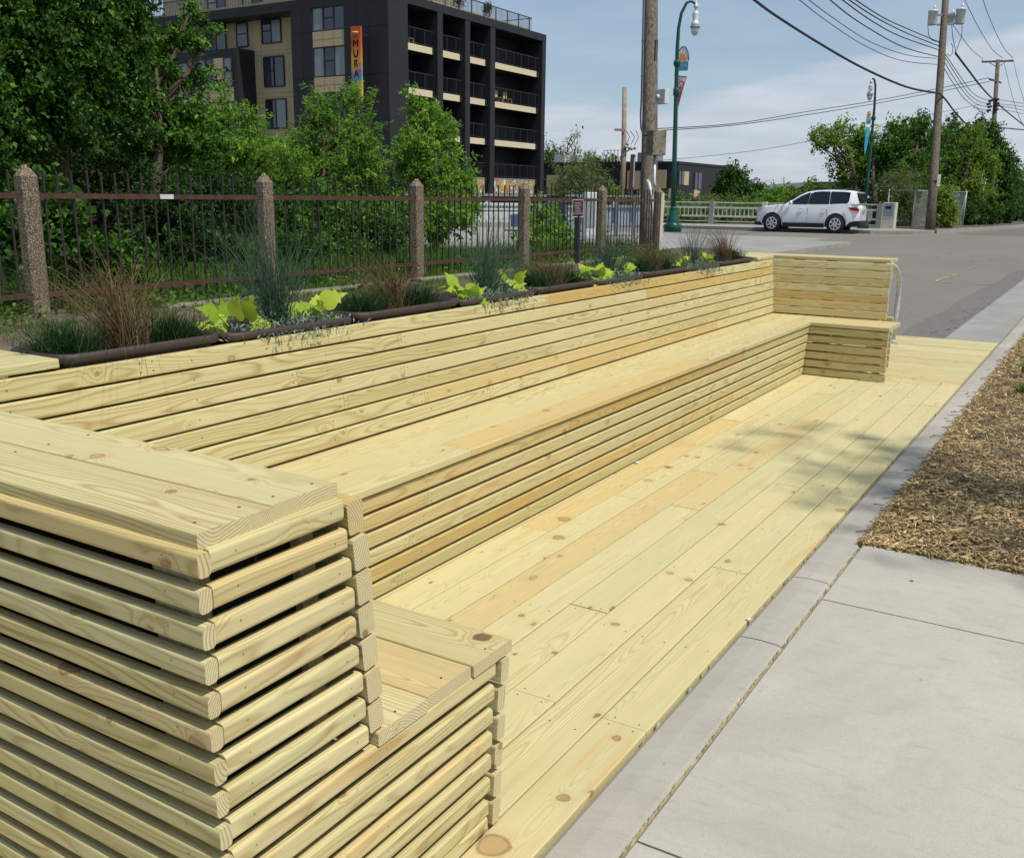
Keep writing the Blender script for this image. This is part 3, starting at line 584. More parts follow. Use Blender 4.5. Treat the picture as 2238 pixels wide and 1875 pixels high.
# ================================================================== WOODEN BENCH
bench = thing('wooden_bench', 'long U-shaped bench of pale pine slats with tall slatted backrest on the deck', 'bench', (-0.9, 3.6, 0))
H, T1, HS, T2 = 0.9055, 0.0262, 0.428, 0.0284
ZT = 0.877; BP = (ZT-0.434)/7; BH = BP-0.006; SLW = 0.038
def by(z, top, bot): return top+(bot-top)*(ZT-z)/(ZT-0.428)       # leaning backrest face
FT, FB = 0.8154, 0.7835
def fy(z): return FB+(FT-FB)*z/0.398
def run(mb, horiz, f, a, b, w_, t_, joints, face, scr=True, first=None, r=0.005):
    """horiz 'x' or 'y'; f -> (other coordinate, z) of board centre"""
    cs = [a]+joints+[b]
    for i, (p, q) in enumerate(zip(cs, cs[1:])):
        p_ = p+0.0008; q_ = q-0.0008; o, z = f
        P = (p_, o, z) if horiz == 'x' else (o, p_, z); Q = (q_, o, z) if horiz == 'x' else (o, q_, z)
        mb.board(P, Q, w_, t_, face, r, 2)
        fn = Vector(face).normalized()
        if scr:
            yy = [p+0.022, q-0.022]; k_ = math.ceil((p+0.15)/0.61)*0.61
            while k_ < q-0.15: yy.append(k_); k_ += 0.61
            for s in yy:
                for dz in ((-0.014, 0.014) if s in (yy[0], yy[1]) else (random.uniform(-.006, .006),)):
                    c = Vector((s, o, z) if horiz == 'x' else (o, s, z))+fn*(t_/2)
                    up_ = Vector((0, 0, 1)); up_ = (up_-fn*up_.dot(fn)).normalized(); mb.screw(c+up_*dz, fn, 0.0027)
th = math.atan2(0.0455, 0.449)
# near wing: backrest slats running along X, ends showing at x = 0
mb = MB(); nf = Vector((0, math.cos(th), math.sin(th)))
for i in range(7):
    z = ZT-BP*(i+0.5); y = by(z, 0.3497, 0.3952)
    c = Vector((0, y, z))-nf*(SLW/2)
    run(mb, 'x', (c.y, c.z), -1.45, 0.002+random.uniform(-0.003, 0.003), BH, SLW, [], nf, False, r=0.006)
mb.build('backrest', [M['wood'], M['screw']], bench)
# long backrest
mb = MB(); nf = Vector((math.cos(th), 0, math.sin(th)))
JJ = [[1.05, 3.5, 5.94], [2.28, 4.72], [1.67, 2.9, 5.3], [2.28, 4.72, 6.5], [1.9, 3.5, 5.94], [2.4, 4.72, 6.2], [2.9, 3.66, 5.94]]
for i in range(7):
    z = ZT-BP*(i+0.5); x = -by(z, 1.4427, 1.3972); c = Vector((x, 0, z))-nf*(SLW/2)
    run(mb, 'y', (c.x, c.z), 0.36, 7.32, BH, SLW, JJ[i], nf)
mb.build('backrest', [M['wood'], M['screw']], bench)
# far wing backrest (faces the camera)
mb = MB(); nf = Vector((0, -math.cos(th), math.sin(th)))
for i in range(7):
    z = ZT-BP*(i+0.5); y = 7.2896+0.0455*(z-0.428)/(ZT-0.428); c = Vector((0, y, z))-nf*(SLW/2)
    run(mb, 'x', (c.y, c.z), -by(z, 1.4427, 1.3972)+0.001, -0.491+random.uniform(-.004, .004), BP-0.0042, SLW, [], nf)
mb.build('backrest', [M['wood'], M['screw']], bench)
# seats: three boards each
def seat(lo, hi, horiz, a, b, joints):
    mb = MB(); w_ = (hi-lo-0.008)/3
    for i in range(3):
        c = lo+w_*(i+0.5)+0.004*i
        run(mb, horiz, (c, HS-T2/2+random.uniform(-.0008, .0008)), a[i], b[i], w_, T2, joints[i], (0, 0, 1), True, r=0.004)
    return mb
seat(0.375, 0.8251, 'x', [-0.975]*3, [0.003, -0.001, 0.004], [[], [], []]).build('seat', [M['wood'], M['screw']], bench)
seat(-1.42, -0.967, 'y', [0.39, 0.39, 0.39], [7.285, 7.285, 7.285], [[2.9, 5.3], [4.1], [2.10, 4.54]]).build('seat', [M['wood'], M['screw']], bench)
seat(6.8586, 7.285, 'x', [-0.9655, -1.1, -1.1], [-0.378]*3, [[], [], []])
mbs = MB(); w_ = (7.285-6.8586-0.008)/3
for i in range(3):
    c = 6.8586+w_*(i+0.5)+0.004*i; run(mbs, 'x', (c, HS-T2/2), -0.9655, -0.376+random.uniform(-.003, .003), w_, T2, [], (0, 0, 1), r=0.004)
mbs.build('seat', [M['wood'], M['screw']], bench)
# seat fronts: six slats each, leaning inwards at the foot
FP = 0.398/6; FH = FP-0.0125; tf = math.atan2(FT-FB, 0.398)
def fronts(): return [(0.398-FP*(i+0.5)) for i in range(6)]
mb = MB(); nf = Vector((0, math.cos(tf), -math.sin(tf)))
for z in fronts():
    c = Vector((0, fy(z), z))-nf*(0.030/2); run(mb, 'x', (c.y, c.z), -0.985, 0.001+random.uniform(-.003, .003), FH, 0.030, [], nf)
mb.build('seat_front', [M['wood'], M['screw']], bench)
mb = MB(); nf = Vector((math.cos(tf), 0, -math.sin(tf))); JF = [[2.9, 5.3], [1.85, 4.3], [3.0, 5.6], [1.75, 4.2, 6.0], [2.95, 5.2], [1.72, 3.9, 6.2]]
for i, z in enumerate(fronts()):
    x = -0.9767-(1.0089-0.9767)*(0.398-z)/0.398; c = Vector((x, 0, z))-nf*0.015; run(mb, 'y', (c.x, c.z), 0.80, 6.885, FH, 0.030, JF[i], nf)
mb.build('seat_front', [M['wood'], M['screw']], bench)
mb = MB(); nf = Vector((0, -math.cos(tf), -math.sin(tf)))
for z in fronts():
    y = 6.8684+(6.9002-6.8684)*(0.398-z)/0.398; c = Vector((0, y, z))-nf*0.015; run(mb, 'x', (c.y, c.z), -1.01, -0.383+random.uniform(-.003, .003), FH, 0.030, [], nf)
mb.build('seat_front', [M['wood'], M['screw']], bench)
# caps: two boards on each wing, corner blocks on the long side
mb = MB()
for y0, y1, xe in ((0.0200, 0.1630, -0.012), (0.1680, 0.3115, -0.019)):
    mb.board((-1.76, (y0+y1)/2, H-T1/2), (xe, (y0+y1)/2, H-T1/2), y1-y0, T1, (0, 0, 1), 0.0045, 3)
    for x in (-0.05, -0.62, -1.2):
        for y in (y0+0.03, y1-0.03): mb.screw((x+random.uniform(-.008, .008), y, H), (0, 0, 1), 0.0028)
mb.build('cap', [M['wood'], M['screw']], bench)
mb = MB()
for x0, x1 in ((-1.60, -1.452), (-1.76, -1.604)): mb.board(((x0+x1)/2, 0.316, H-T1/2), ((x0+x1)/2, 0.775, H-T1/2), x1-x0, T1, (0, 0, 1), 0.0045, 3)
mb.build('cap', [M['wood'], M['screw']], bench); mb = MB()
for x0, x1 in ((-1.60, -1.452), (-1.76, -1.604)): mb.board(((x0+x1)/2, 6.93, H-T1/2), ((x0+x1)/2, 7.375, H-T1/2), x1-x0, T1, (0, 0, 1), 0.0045, 3)
mb.build('cap', [M['wood'], M['screw']], bench)
mb = MB()
for y0, y1, xe in ((7.380, 7.524, -0.515), (7.529, 7.672, -0.512)): mb.board((-1.76, (y0+y1)/2, H-T1/2), (xe, (y0+y1)/2, H-T1/2), y1-y0, T1, (0, 0, 1), 0.0045, 3)
mb.build('cap', [M['wood'], M['screw']], bench)
# outer cladding of the near wing: narrow rounded slats along X (outer panel) and along Y (end panel)
PE = 0.0536; random.seed(5)
mb = MB(); me_ = MB(); tips = [0.304, 0.310, 0.316, 0.322, 0.327, 0.332, 0.339, 0.345, 0.353] + [0.766, 0.761, 0.757, 0.753, 0.749, 0.745, 0.740, 0.737]
for k in range(17):
    z = 0.8635-PE*k; hh = 0.0362+random.uniform(-.0012, .0012)
    if z < 0.02: z = 0.022
    yo = 0.006+0.0008*k
    mb.board((-1.80, yo+0.0115, z+random.uniform(-.0015, .0015)), (0.001+random.uniform(-.002, .002), yo+0.0115, z), hh, 0.023, (0, -1, 0), 0.0075, 4)
    mb.screw((-0.07, yo, z+0.004), (0, -1, 0), 0.0014); mb.screw((-0.68, yo, z), (0, -1, 0), 0.0014)
    ye = tips[k]+random.uniform(-.003, .003)
    me_.board((-0.0115, yo+0.0245, z+random.uniform(-.001, .001)), (-0.0115, ye, z+random.uniform(-.001, .001)), hh, 0.023, (1, 0, 0), 0.0075, 4)
    for y in (yo+0.07, ye-0.03) + ((0.4,) if k > 8 else ()): me_.screw((0.0, y, z+0.003), (1, 0, 0), 0.0014)
mb.build('outer_panel', [M['wood'], M['screw']], bench); me_.build('end_panel', [M['wood'], M['screw']], bench)
# outer side of the long backrest and of the far wing (seen through from behind)
mb = MB()
for k in range(16):
    z = 0.8635-PE*k
    mb.board((-1.787, 0.03, z), (-1.787, 7.64, z), 0.0385, 0.027, (-1, 0, 0), 0.008, 2)
mb.build('outer_panel', [M['wood'], M['screw']], bench)
mb = MB()
for k in range(8): mb.board((-1.80, 7.66, 0.025+PE*k), (-0.50, 7.66, 0.025+PE*k), 0.047, 0.027, (0, 1, 0), 0.008, 2)
mb.build('outer_panel', [M['wood'], M['screw']], bench)
# timber frame behind the slats: every stud its own part
class Studs:
    def board(s, *a, **k): MB().board(*a, **k).build('stud', [M['wood'], M['screw']], bench)
    def build(s, *a): pass
mb = Studs()
for x in (-1.75, -1.35, -1.03, -0.655, -0.09):
    mb.board((x, 0.052, 0.0), (x, 0.052, H-T1-0.002), 0.085, 0.036, (0, 1, 0), 0.003, 1)
for x in (-0.60, -0.09):
    mb.board((x, 0.292, 0.40), (x, 0.262, H-T1-0.002), 0.085, 0.036, (0, 1, 0), 0.003, 1)
mb.board((-0.046, 0.19, 0.0), (-0.046, 0.19, 0.36), 0.085, 0.036, (1, 0, 0), 0.003, 1)
for x in (-0.60, -0.09):
    mb.board((x, 0.10, 0.372), (x, 0.755, 0.372), 0.05, 0.036, (1, 0, 0), 0.003, 1)
    mb.board((x, 0.70, 0.0), (x, 0.715, 0.395), 0.085, 0.036, (0, 1, 0), 0.003, 1)
y = 0.45
while y < 7.3:
    mb.board((-1.485, y, 0.0), (-1.512, y, H-T1-0.002), 0.036, 0.06, (1, 0, 0), 0.003, 1)
    mb.board((-1.72, y, 0.0), (-1.72, y, 0.85), 0.036, 0.06, (1, 0, 0), 0.003, 1)
    mb.board((-1.45, y, 0.37), (-1.05, y, 0.37), 0.05, 0.036, (0, 1, 0), 0.003, 1)
    y += 0.61
for x in (-1.25, -0.98, -0.60): 
    mb.board((x, 7.42, 0.0), (x, 7.42, H-T1-0.002), 0.085, 0.05, (0, 1, 0), 0.003, 1)
for x in (-0.93, -0.46): mb.board((x, 6.96, 0.0), (x, 6.945, 0.395), 0.06, 0.036, (0, 1, 0), 0.003, 1)
for x in (-0.93, -0.46): mb.board((x, 6.95, 0.36), (x, 7.37, 0.36), 0.05, 0.036, (1, 0, 0), 0.003, 1)
mb.build('frame', [M['wood'], M['screw']], bench)
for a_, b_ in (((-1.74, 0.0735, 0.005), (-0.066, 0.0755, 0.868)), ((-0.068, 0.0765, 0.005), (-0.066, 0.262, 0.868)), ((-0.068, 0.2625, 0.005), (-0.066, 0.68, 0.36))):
    MB().box(a_, b_).build('gap_shade_sheet', M['gapshade'], bench)  # added black sheets in the near wing; they make the slat gaps look shaded
mb = MB(); mb.box((-1.755, 0.80, 0.60), (-1.53, 6.92, 0.625)); mb.build('planter_shelf', M['darktimber'], bench)
# galvanised grab rail behind the far wing
gr = thing('handrail', 'curved galvanised steel pipe handrail standing on the deck behind the far bench end', 'handrail', (-0.76, 9.2, 0))
MB().tube([(-0.762, 9.21, 0.0), (-0.76, 9.25, 0.30), (-0.76, 9.26, 0.50), (-0.757, 9.21, 0.61), (-0.753, 9.08, 0.69), (-0.748, 8.88, 0.755), (-0.74, 8.6, 0.80), (-0.72, 8.1, 0.835), (-0.70, 7.68, 0.85)], 0.0235, 12).build('pipe', M['galv'], gr)
MB().box((-0.82, 9.15, 0.0005), (-0.70, 9.27, 0.010)).tube([(-0.762, 9.21, 0.01), (-0.762, 9.21, 0.03)], 0.026, 12).build('foot_plate', M['galv'], gr)

# ================================================================== PLANTERS AND THEIR PLANTS
ORD = ['first', 'second', 'third', 'fourth', 'fifth', 'sixth', 'seventh', 'eighth', 'ninth']
def planter(i, y0, y1, up):
    x0, x1 = -1.742, -1.452; zt = 0.903+up; t = thing('planter_box', f'brown plastic planter box on the bench back, {ORD[i]} from the near end', 'planter', ((x0+x1)/2, (y0+y1)/2, 0.70), 'brown planter boxes along the bench back')
    def rr(x0, y0, x1, y1, r_, n=4):
        p = []
        for cx, cy, a in ((x1-r_, y1-r_, 0), (x0+r_, y1-r_, 90), (x0+r_, y0+r_, 180), (x1-r_, y0+r_, 270)):
            for k in range(n+1): p.append((cx+r_*math.cos(R(a+90*k/n)), cy+r_*math.sin(R(a+90*k/n))))
        return p
    rings = []
    for off, z, rad in ((0.045, 0.70, 0.03), (0.028, zt-0.03, 0.035), (0.012, zt-0.027, 0.04), (0.0, zt-0.020, 0.07), (0.0, zt-0.008, 0.07), (0.005, zt, 0.066), (0.011, zt+0.001, 0.06), (0.017, zt-0.005, 0.055), (0.020, zt-0.02, 0.05), (0.032, zt-0.09, 0.04)):
        rings.append([(x, y, z) for x, y in rr(x0+off, y0+off, x1-off, y1-off, rad)])
    n = len(rings[0]); mb = MB(); vs = [v for r_ in rings for v in r_]
    mb.add(vs, [(a*n+k, a*n+(k+1) % n, (a+1)*n+(k+1) % n, (a+1)*n+k) for a in range(len(rings)-1) for k in range(n)], 0, True)
    mb.build('box', M['plastic'], t)
    # lumpy soil
    mb = MB(); nx, ny = 8, 18; X0, X1, Y0, Y1 = x0+0.033, x1-0.033, y0+0.033, y1-0.033
    vs = [(X0+(X1-X0)*a/nx, Y0+(Y1-Y0)*b/ny, zt-0.052+random.uniform(-0.006, 0.008)) for b in range(ny+1) for a in range(nx+1)]
    mb.add(vs, [(b*(nx+1)+a, b*(nx+1)+a+1, (b+1)*(nx+1)+a+1, (b+1)*(nx+1)+a) for b in range(ny) for a in range(nx)])
    mb.build('soil', M['soil'], t)
def heart_leaf(mb, base, d, nrm, s):
    d = Vector(d).normalized(); n_ = Vector(nrm); n_ = (n_-d*n_.dot(d)).normalized(); sd = d.cross(n_)
    prof = [(0, 0), (-0.10, 0.24), (0.04, 0.44), (0.26, 0.50), (0.42, 0.40), (0.50, 0.30), (0.62, 0.36), (0.66, 0.20), (0.82, 0.09), (1.0, 0.0)]
    b = Vector(base); vs = [b + d*(x*s) + n_*(-0.22*s*x*x) for x, y in prof if True]
    rgt = [b + d*(x*s) + sd*(y*s*0.9) + n_*((0.10*abs(y)-0.30*x*x-0.25*y*y)*s) for x, y in prof[1:-1]]
    lft = [b + d*(x*s) - sd*(y*s*0.9) + n_*((0.10*abs(y)-0.30*x*x-0.25*y*y)*s) for x, y in prof[1:-1]]
    mid = [b + d*(x*s) + n_*(-0.30*s*x*x) for x in (0.0, 0.2, 0.45, 0.7, 1.0)]
    V = mid + rgt + lft; m0, r0, l0 = 0, 5, 13
    F = []
    for o, sgn in ((r0, 1), (l0, -1)):
        seq = [o+k for k in range(8)]
        tri = [(0, seq[0], seq[1]), (0, seq[1], 1), (1, seq[1], seq[2]), (1, seq[2], seq[3]), (1, seq[3], 2), (2, seq[3], seq[4]), (2, seq[4], seq[5]), (2, seq[5], 3), (3, seq[5], seq[6]), (3, seq[6], seq[7]), (3, seq[7], 4)]
        F += tri if sgn > 0 else [t_[::-1] for t_ in tri]
    mb.add(V, F, 0, True)
def add_lv(o, lo, hi):
    me = o.data; a = me.attributes.new('lv', 'FLOAT', 'POINT'); n = len(me.vertices); v = np.repeat(RNG.uniform(lo, hi, n//21+1), 21)[:n]; a.data.foreach_set('value', v.astype(np.float32))
def chartreuse(y, x, z, n, s, lab, toward=(0.5, -0.35)):
    o_ = thing('sweet_potato_vine', lab, 'plant', (x, y, z), 'lime green leafy vines in the planters')
    mb = MB(); st = MB()
    for k in range(n):
        a = 2*math.pi*k/n+random.uniform(-.4, .4); el = random.uniform(0.1, 1.1); hh = random.uniform(0.02, 0.10)
        st0 = Vector((x, y, z)); c = st0+Vector((math.cos(a)*random.uniform(.02, .07), math.sin(a)*random.uniform(.03, .09), hh))
        st.tube([st0, (st0+c)/2+Vector((0, 0, .01)), c], 0.0015, 5)
        d = Vector((math.cos(a)+toward[0]*.3, math.sin(a)+toward[1]*.3, random.uniform(-0.1, 0.8) if k % 4 else 1.5)); nr = Vector((toward[0]*1.7+random.uniform(-.5, .5), toward[1]*1.5+random.uniform(-.5, .5), 0.8))
        heart_leaf(mb, c, d, nr, s*random.uniform(0.7, 1.15))
    lo = mb.build('leaves', L['chart'], o_); add_lv(lo, 0.1, 1.0); st.build('stems', L['grass'], o_); return o_
def silver(y, x, z, spread, n, lab):
    n = int(n*1.7); C = np.stack([x+RNG.normal(0, spread*0.33, n), y+RNG.normal(0, spread, n), z+np.abs(RNG.normal(0, 0.022, n))], 1)
    C[:, 0] = np.minimum(C[:, 0], -1.42); over = C[:, 0] > -1.46; C[over, 2] = z+0.012-(C[over, 0]+1.46)*0.9; C[:, 0] = np.minimum(C[:, 0], -1.415); C[:, 0] = np.maximum(C[:, 0], -1.73)
    o = leaf_cloud('silver_foliage', C, 0.021, L['silver'], None, (x, y, z), droop=-0.2, aspect=0.28); tag(o, lab, 'plant', 'silver trailing foliage in the planters')
bnds = [0.772, 1.39, 2.05, 2.755, 3.435, 4.12, 4.765, 5.465, 6.12, 6.90]
for i in range(9):
    y0, y1 = bnds[i]+0.007, bnds[i+1]-0.007; planter(i, y0, y1, 0.007*(i % 2 == 0)); ym = (y0+y1)/2; xm = -1.60; zs = 0.862
    o9 = ORD[i]
    if i % 2 == 0:
        s = 0.30 if i != 8 else 0.27
        sg = clump('brown_sedge', xm+0.03, ym+(0.0 if i else 0.0), zs, 230, (0.43, 0, 0.34, 0, 0.30, 0, 0.33, 0, 0.37)[i], (0.46, 0, 0.38, 0, 0.34, 0, 0.36, 0, 0.27)[i], 0.0028, L['sedge'], (0.3, 1.7) if i != 8 else (0.1, 0.9), 0.028, 0.42, 8, (-0.35, 0.0))
        tag(sg, f'bronze brown arching sedge in the middle of the {o9} planter box', 'sedge plant', 'bronze sedges in the planters')
        for dy, wd, hh in ((-0.19, 'nearer', 0.155), (0.19, 'farther', 0.15)):
            if i == 8 and dy < 0: hh = 0.09
            tf_ = clump('green_tuft', xm+0.01, ym+dy, zs, 620, hh, 0.13, 0.0030, L['tuft'], (0.1, 0.7), 0.04, 0.45, 4)
            tag(tf_, f'dense dark green fescue tuft at the {wd} end of the {o9} planter box', 'grass plant', 'dark green tufts in the planters')
    else:
        bs = {1: (-0.02, 0.10), 3: (0.02, 0.25), 5: (0, 0.05), 7: (0, 0.05)}[i]
        ru = clump('blue_rush', xm+0.04, ym+0.0, zs, 200 if i != 7 else 130, (0.50, 0.45, 0.38, 0.34)[i//2], (0.31, 0.28, 0.25, 0.22)[i//2], 0.0034, L['rush'], (0.0, 0.22), 0.022, 0.42, 5, (0.0, {1: -0.12, 3: 0.25, 5: 0.0, 7: 0.0}[i]))
        tag(ru, f'upright blue green rush in the middle of the {o9} planter box', 'rush plant', 'blue rushes in the planters')
        chartreuse(ym-0.205, xm+0.045, zs, (9, 13, 15, 10)[i//2], (0.095, 0.08, 0.075, 0.065)[i//2], f'lime green sweet potato vine at the nearer end of the {o9} planter box')
        chartreuse(ym+0.20, xm+0.02, zs, (11, 11, 10, 10)[i//2], (0.088, 0.08, 0.08, 0.065)[i//2], f'lime green sweet potato vine at the farther end of the {o9} planter box')
        silver(ym+0.02, xm+0.09, zs+0.02, 0.13, 900, f'silver grey trailing foliage at the front of the {o9} planter box')
# a few long stray arching blades of the first sedge
P0 = np.array([[-1.58, 1.05, 0.865]]*16)+RNG.normal(0, 0.02, (16, 3))*np.array([1, 1, 0])
lean = np.stack([RNG.uniform(-0.05, 0.42, 16), RNG.uniform(-0.55, 0.3, 16)], 1)
tag(blades('stray_blades', P0, RNG.uniform(0.18, 0.34, 16), lean, RNG.uniform(1.2, 2.3, 16), 0.0032, L['sedge'], None, (-1.58, 1.05, 0.865), 12, 0.75), 'long straw coloured blades arching from the first planter over the bench top', 'grass blades', kind='stuff')
# ================================================================== STEEL FENCE WITH EXPOSED AGGREGATE POSTS
FX = -8.0; fence_posts = [1.70, 4.86, 7.96, 11.03, 14.15, 17.2, 20.06]; GZ = 0.12
def zbase(y): return 0.12
PLAB = ['nearest', 'second', 'third', 'fourth', 'fifth', 'sixth']
for i, y in enumerate(fence_posts[1:]):
    ztip = 1.60; w_ = 0.088
    mb = MB(); zb = 0.05
    prof = [(-w_, zb), (-w_, ztip-0.12), (-w_+0.03, ztip-0.085)]
    vs = []
    for hw, z in ((w_, zb), (w_, ztip-0.105), (w_-0.012, ztip-0.085), (0.015, ztip)):
        c = 0.03 if hw > 0.05 else 0.004
        vs += [(FX+sx*hw-(sx*c if k else 0), y+sy*hw-(0 if k else sy*c), z) for sx, sy, k in ((1, 1, 1), (-1, 1, 1), (-1, 1, 0), (-1, -1, 0), (-1, -1, 1), (1, -1, 1), (1, -1, 0), (1, 1, 0))]
    fs = [(a*8+k, a*8+(k+1) % 8, (a+1)*8+(k+1) % 8, (a+1)*8+k) for a in range(3) for k in range(8)]+[tuple(range(24, 32))]
    mb.add(vs, fs); o = mb.build('fence_post', M['exposed'] if True else M['paleconc'], origin=(FX, y, zb), bevel=0.01)
    tag(o, f'brown exposed aggregate concrete fence post with pyramid top, {PLAB[i]} from the left' if i < 5 else 'end post of the steel fence with pyramid top, beside the tall utility pole', 'fence post', 'aggregate posts of the steel fence')
    if i == 5: 
        pc = MB().box((FX+w_+0.002, y-w_+0.01, 0.06), (FX+w_+0.02, y+w_-0.01, ztip-0.12)).build('pale_face', M['paleconc']); pc.parent = o; pc.matrix_parent_inverse = Matrix.Translation(-o.location)  # paler sheet over one side of the end post
NP = 0
for i, (a, b) in enumerate(zip(fence_posts, fence_posts[1:])):
    t = thing('picket_fence', ('rusty brown steel picket fence panel cut by the left frame edge', 'rusty steel picket fence panel between the nearest and second posts, pale tape on its rail', 'rusty steel picket fence panel between the second and third concrete posts', 'rusty steel picket fence panel between the third and fourth concrete posts', 'rusty steel picket fence panel between the fourth and fifth concrete posts', 'rusty steel picket fence panel in front of the tall utility pole')[i], 'fence', (FX, (a+b)/2, GZ), 'steel panels of the picket fence')
    MB().box((FX+0.012, a+0.10, 1.285), (FX+0.030, b-0.10, 1.338)).build('top_rail', M['rust'], t)
    MB().bar((FX+0.021, a+0.10, 0.362-0.004*i), (FX+0.021, b-0.10, 0.358-0.004*i), 0.018, 0.050).build('bottom_rail', M['rust'], t)
    if i == 1: MB().box((FX+0.0302, a+1.52, 1.287), (FX+0.0325, a+1.70, 1.336)).build('tape', M['lightgrey'], t)
    n = 18; pm = None
    for k in range(n):
        y = a+0.10+(b-a-0.2)*(k+0.5)/n; lean = random.choice((0, 0, 0, 0.012, -0.012, 0.03 if random.random() < .3 else 0))
        if pm is None:
            mb = MB(); mb.bar((0, 0, 0.06), (0, 0, 1.535), 0.016, 0.016, (0, 1, 0)).add([(-.0095, -.0095, 1.535), (.0095, -.0095, 1.535), (.0095, .0095, 1.535), (-.0095, .0095, 1.535), (0, 0, 1.553)], [(0, 1, 4), (1, 2, 4), (2, 3, 4), (3, 0, 4)])
            pm = mb.build('picket', M['picket'], t); o = pm
        else:
            o = pm.copy(); COL.objects.link(o)
        o.parent = t; o.matrix_parent_inverse = Matrix.Translation(-t.location); o.location = (FX, y, 0); o.rotation_euler = (lean, 0, 0)
# low lettered concrete kerb in the verge
low = thing('lettered_kerb', 'low rough concrete kerb in the verge with the raised letters OIR', 'kerb', (-7.62, 9, 0.0))
for (y0, y1) in ((6.1, 7.6), (7.9, 9.9), (10.6, 13.2), (14.2, 17.5)):
    mb = MB(); mb.prism([(-7.78, 0.0), (-7.78, 0.155), (-7.755, 0.175), (-7.62, 0.178), (-7.592, 0.16), (-7.585, 0.0)], y0, y1, 1); mb.build('block', M['oldconc'], low, bevel=0.012)
text_mesh('lettering', 'OIR', 0.19, M['bark'], frame((-7.584, 8.85, 0.075), (0, 1, 0), (0, 0, 1)), low, 0.005, sx=2.0)
# ================================================================== UTILITY POLES AND WIRES
def P(u, v, d): return tuple(at(u, v, d))
t = thing('utility_pole', 'thick weathered wooden utility pole with rusty boxes behind the steel fence', 'utility pole', P(1418, 566, 23.0))
b0 = at(1417, 566, 23.0); t0 = at(1424, -60, 23.0+2.2)
b0 = Vector((b0.x, b0.y, -0.1)); d_ = (t0-b0)
MB().tube([b0+d_*k/6 for k in range(7)], [0.238, 0.212, 0.20, 0.19, 0.18, 0.172, 0.165], 20).build('pole_shaft', M['polewood'], t)
def along(z): return b0+d_*((z-b0.z)/d_.z)
rt = Vector((0.85, 0.526, 0)); fw = Vector((-0.526, 0.85, 0))
def faced(mb, c, w_, h, dep, yaw=0.0, mi=0):
    a = Vector((rt.x*math.cos(yaw)-rt.y*math.sin(yaw), rt.x*math.sin(yaw)+rt.y*math.cos(yaw), 0)); f_ = Vector((-a.y, a.x, 0)); c = Vector(c)
    vs = [c+a*(sx*w_/2)+f_*(sy*dep/2)+Vector((0, 0, sz*h/2)) for sx, sy, sz in ((-1, -1, -1), (1, -1, -1), (1, 1, -1), (-1, 1, -1), (-1, -1, 1), (1, -1, 1), (1, 1, 1), (-1, 1, 1))]
    mb.add(vs, [(0, 3, 2, 1), (4, 5, 6, 7), (0, 1, 5, 4), (1, 2, 6, 5), (2, 3, 7, 6), (3, 0, 4, 7)], mi); return mb
D1 = 22.9
c = at(1434, 313, D1-0.35); ub = faced(MB(), c, 0.36, 0.56, 0.30, 0.42).build('service_box', M['boxrust'], t, bevel=0.01)
c = at(1447, 212, D1-0.1); faced(MB(), c, 0.17, 0.33, 0.30, 0.75).build('meter_box', M['lightgrey'], t, bevel=0.008)
MB().tube([at(1434, 214, D1-0.1), at(1441, 213, D1-0.1)], 0.075, 12).build('box_mount', M['galv'], t)
c = at(1434, 111, D1-0.05); faced(MB(), c, 0.065, 0.47, 0.05, 0.5).build('wood_block', M['pole'], t)
MB().tube([at(1407, -20, D1-.2), at(1404, 120, D1-.2), at(1402, 215, D1-.2), at(1400, 255, D1-.2), at(1401, 280, D1-.25), at(1406, 295, D1-.3), at(1415, 297, D1-.35)], 0.022, 8).build('riser_cable', M['wire'], t)
MB().tube([at(1431, 340, D1-.25), at(1430, 400, D1-.25), at(1432, 408, D1-.25)], 0.035, 8).build('conduit', M['galv'], t)
MB().tube([at(1415, 395, D1-.35), at(1418, 402, D1-.4), at(1424, 430, D1-.4), at(1431, 500, D1-.4), at(1445, 560, D1-.3)], [0.045, 0.05, 0.045, 0.04, 0.04], 10).build('guy_guard', M['galv'], t)
for k, v in enumerate((36, 78, 130, 218, 306, 160, 262)):
    p = along(at(1418, v, 23.5).z); MB().tube([p+rt*(-0.2 if k % 2 else 0.02)-fw*0.17, p+rt*(-0.27 if k % 2 else 0.02)-fw*0.26], 0.012, 6).build('pole_step', M['rust'], t)
# pole with transformers beyond the crossing
D2 = 48.6; q0 = on(2033, 503, 2, 0.0); q1 = at(2071, -70, D2+2.4); d2 = q1-q0
def al2(v):  # point on the pole axis at image height v
    lo, hi = 0.0, 1.0
    for _ in range(30):
        m_ = (lo+hi)/2; r_ = (q0+d2*m_)-CP; vv = 937.5-FPX*r_.dot(CU)/r_.dot(CF)
        if vv > v: lo = m_
        else: hi = m_
    return q0+d2*lo
t = thing('utility_pole', 'tall wooden utility pole carrying three grey transformers beyond the crossing', 'utility pole', tuple(q0))
MB().tube([q0+d2*k/5-Vector((0, 0, 0.1 if k == 0 else 0)) for k in range(6)], [0.24, 0.215, 0.195, 0.18, 0.17, 0.165], 16).build('pole_shaft', M['polewood'], t)
for (u, vt, vb, dd) in ((2036.5, 26, 56, -0.3), (2097, 22, 54, -0.2), (2077, 34, 55, 0.7)):
    c = at(u, vb, D2+1.9+dd); h = (vb-vt)/FPX*(D2+1.9)*1.02
    MB().lathe(c, [(0.15, 0.0), (0.205, 0.01), (0.225, 0.05), (0.235, h*0.88), (0.255, h*0.9), (0.255, h*0.95), (0.20, h), (0.02, h*1.05)], 18).tube([c+Vector((0.05, 0, h)), c+Vector((0.05, 0, h+0.22))], 0.045, 8).build('transformer', M['lightgrey'], t)
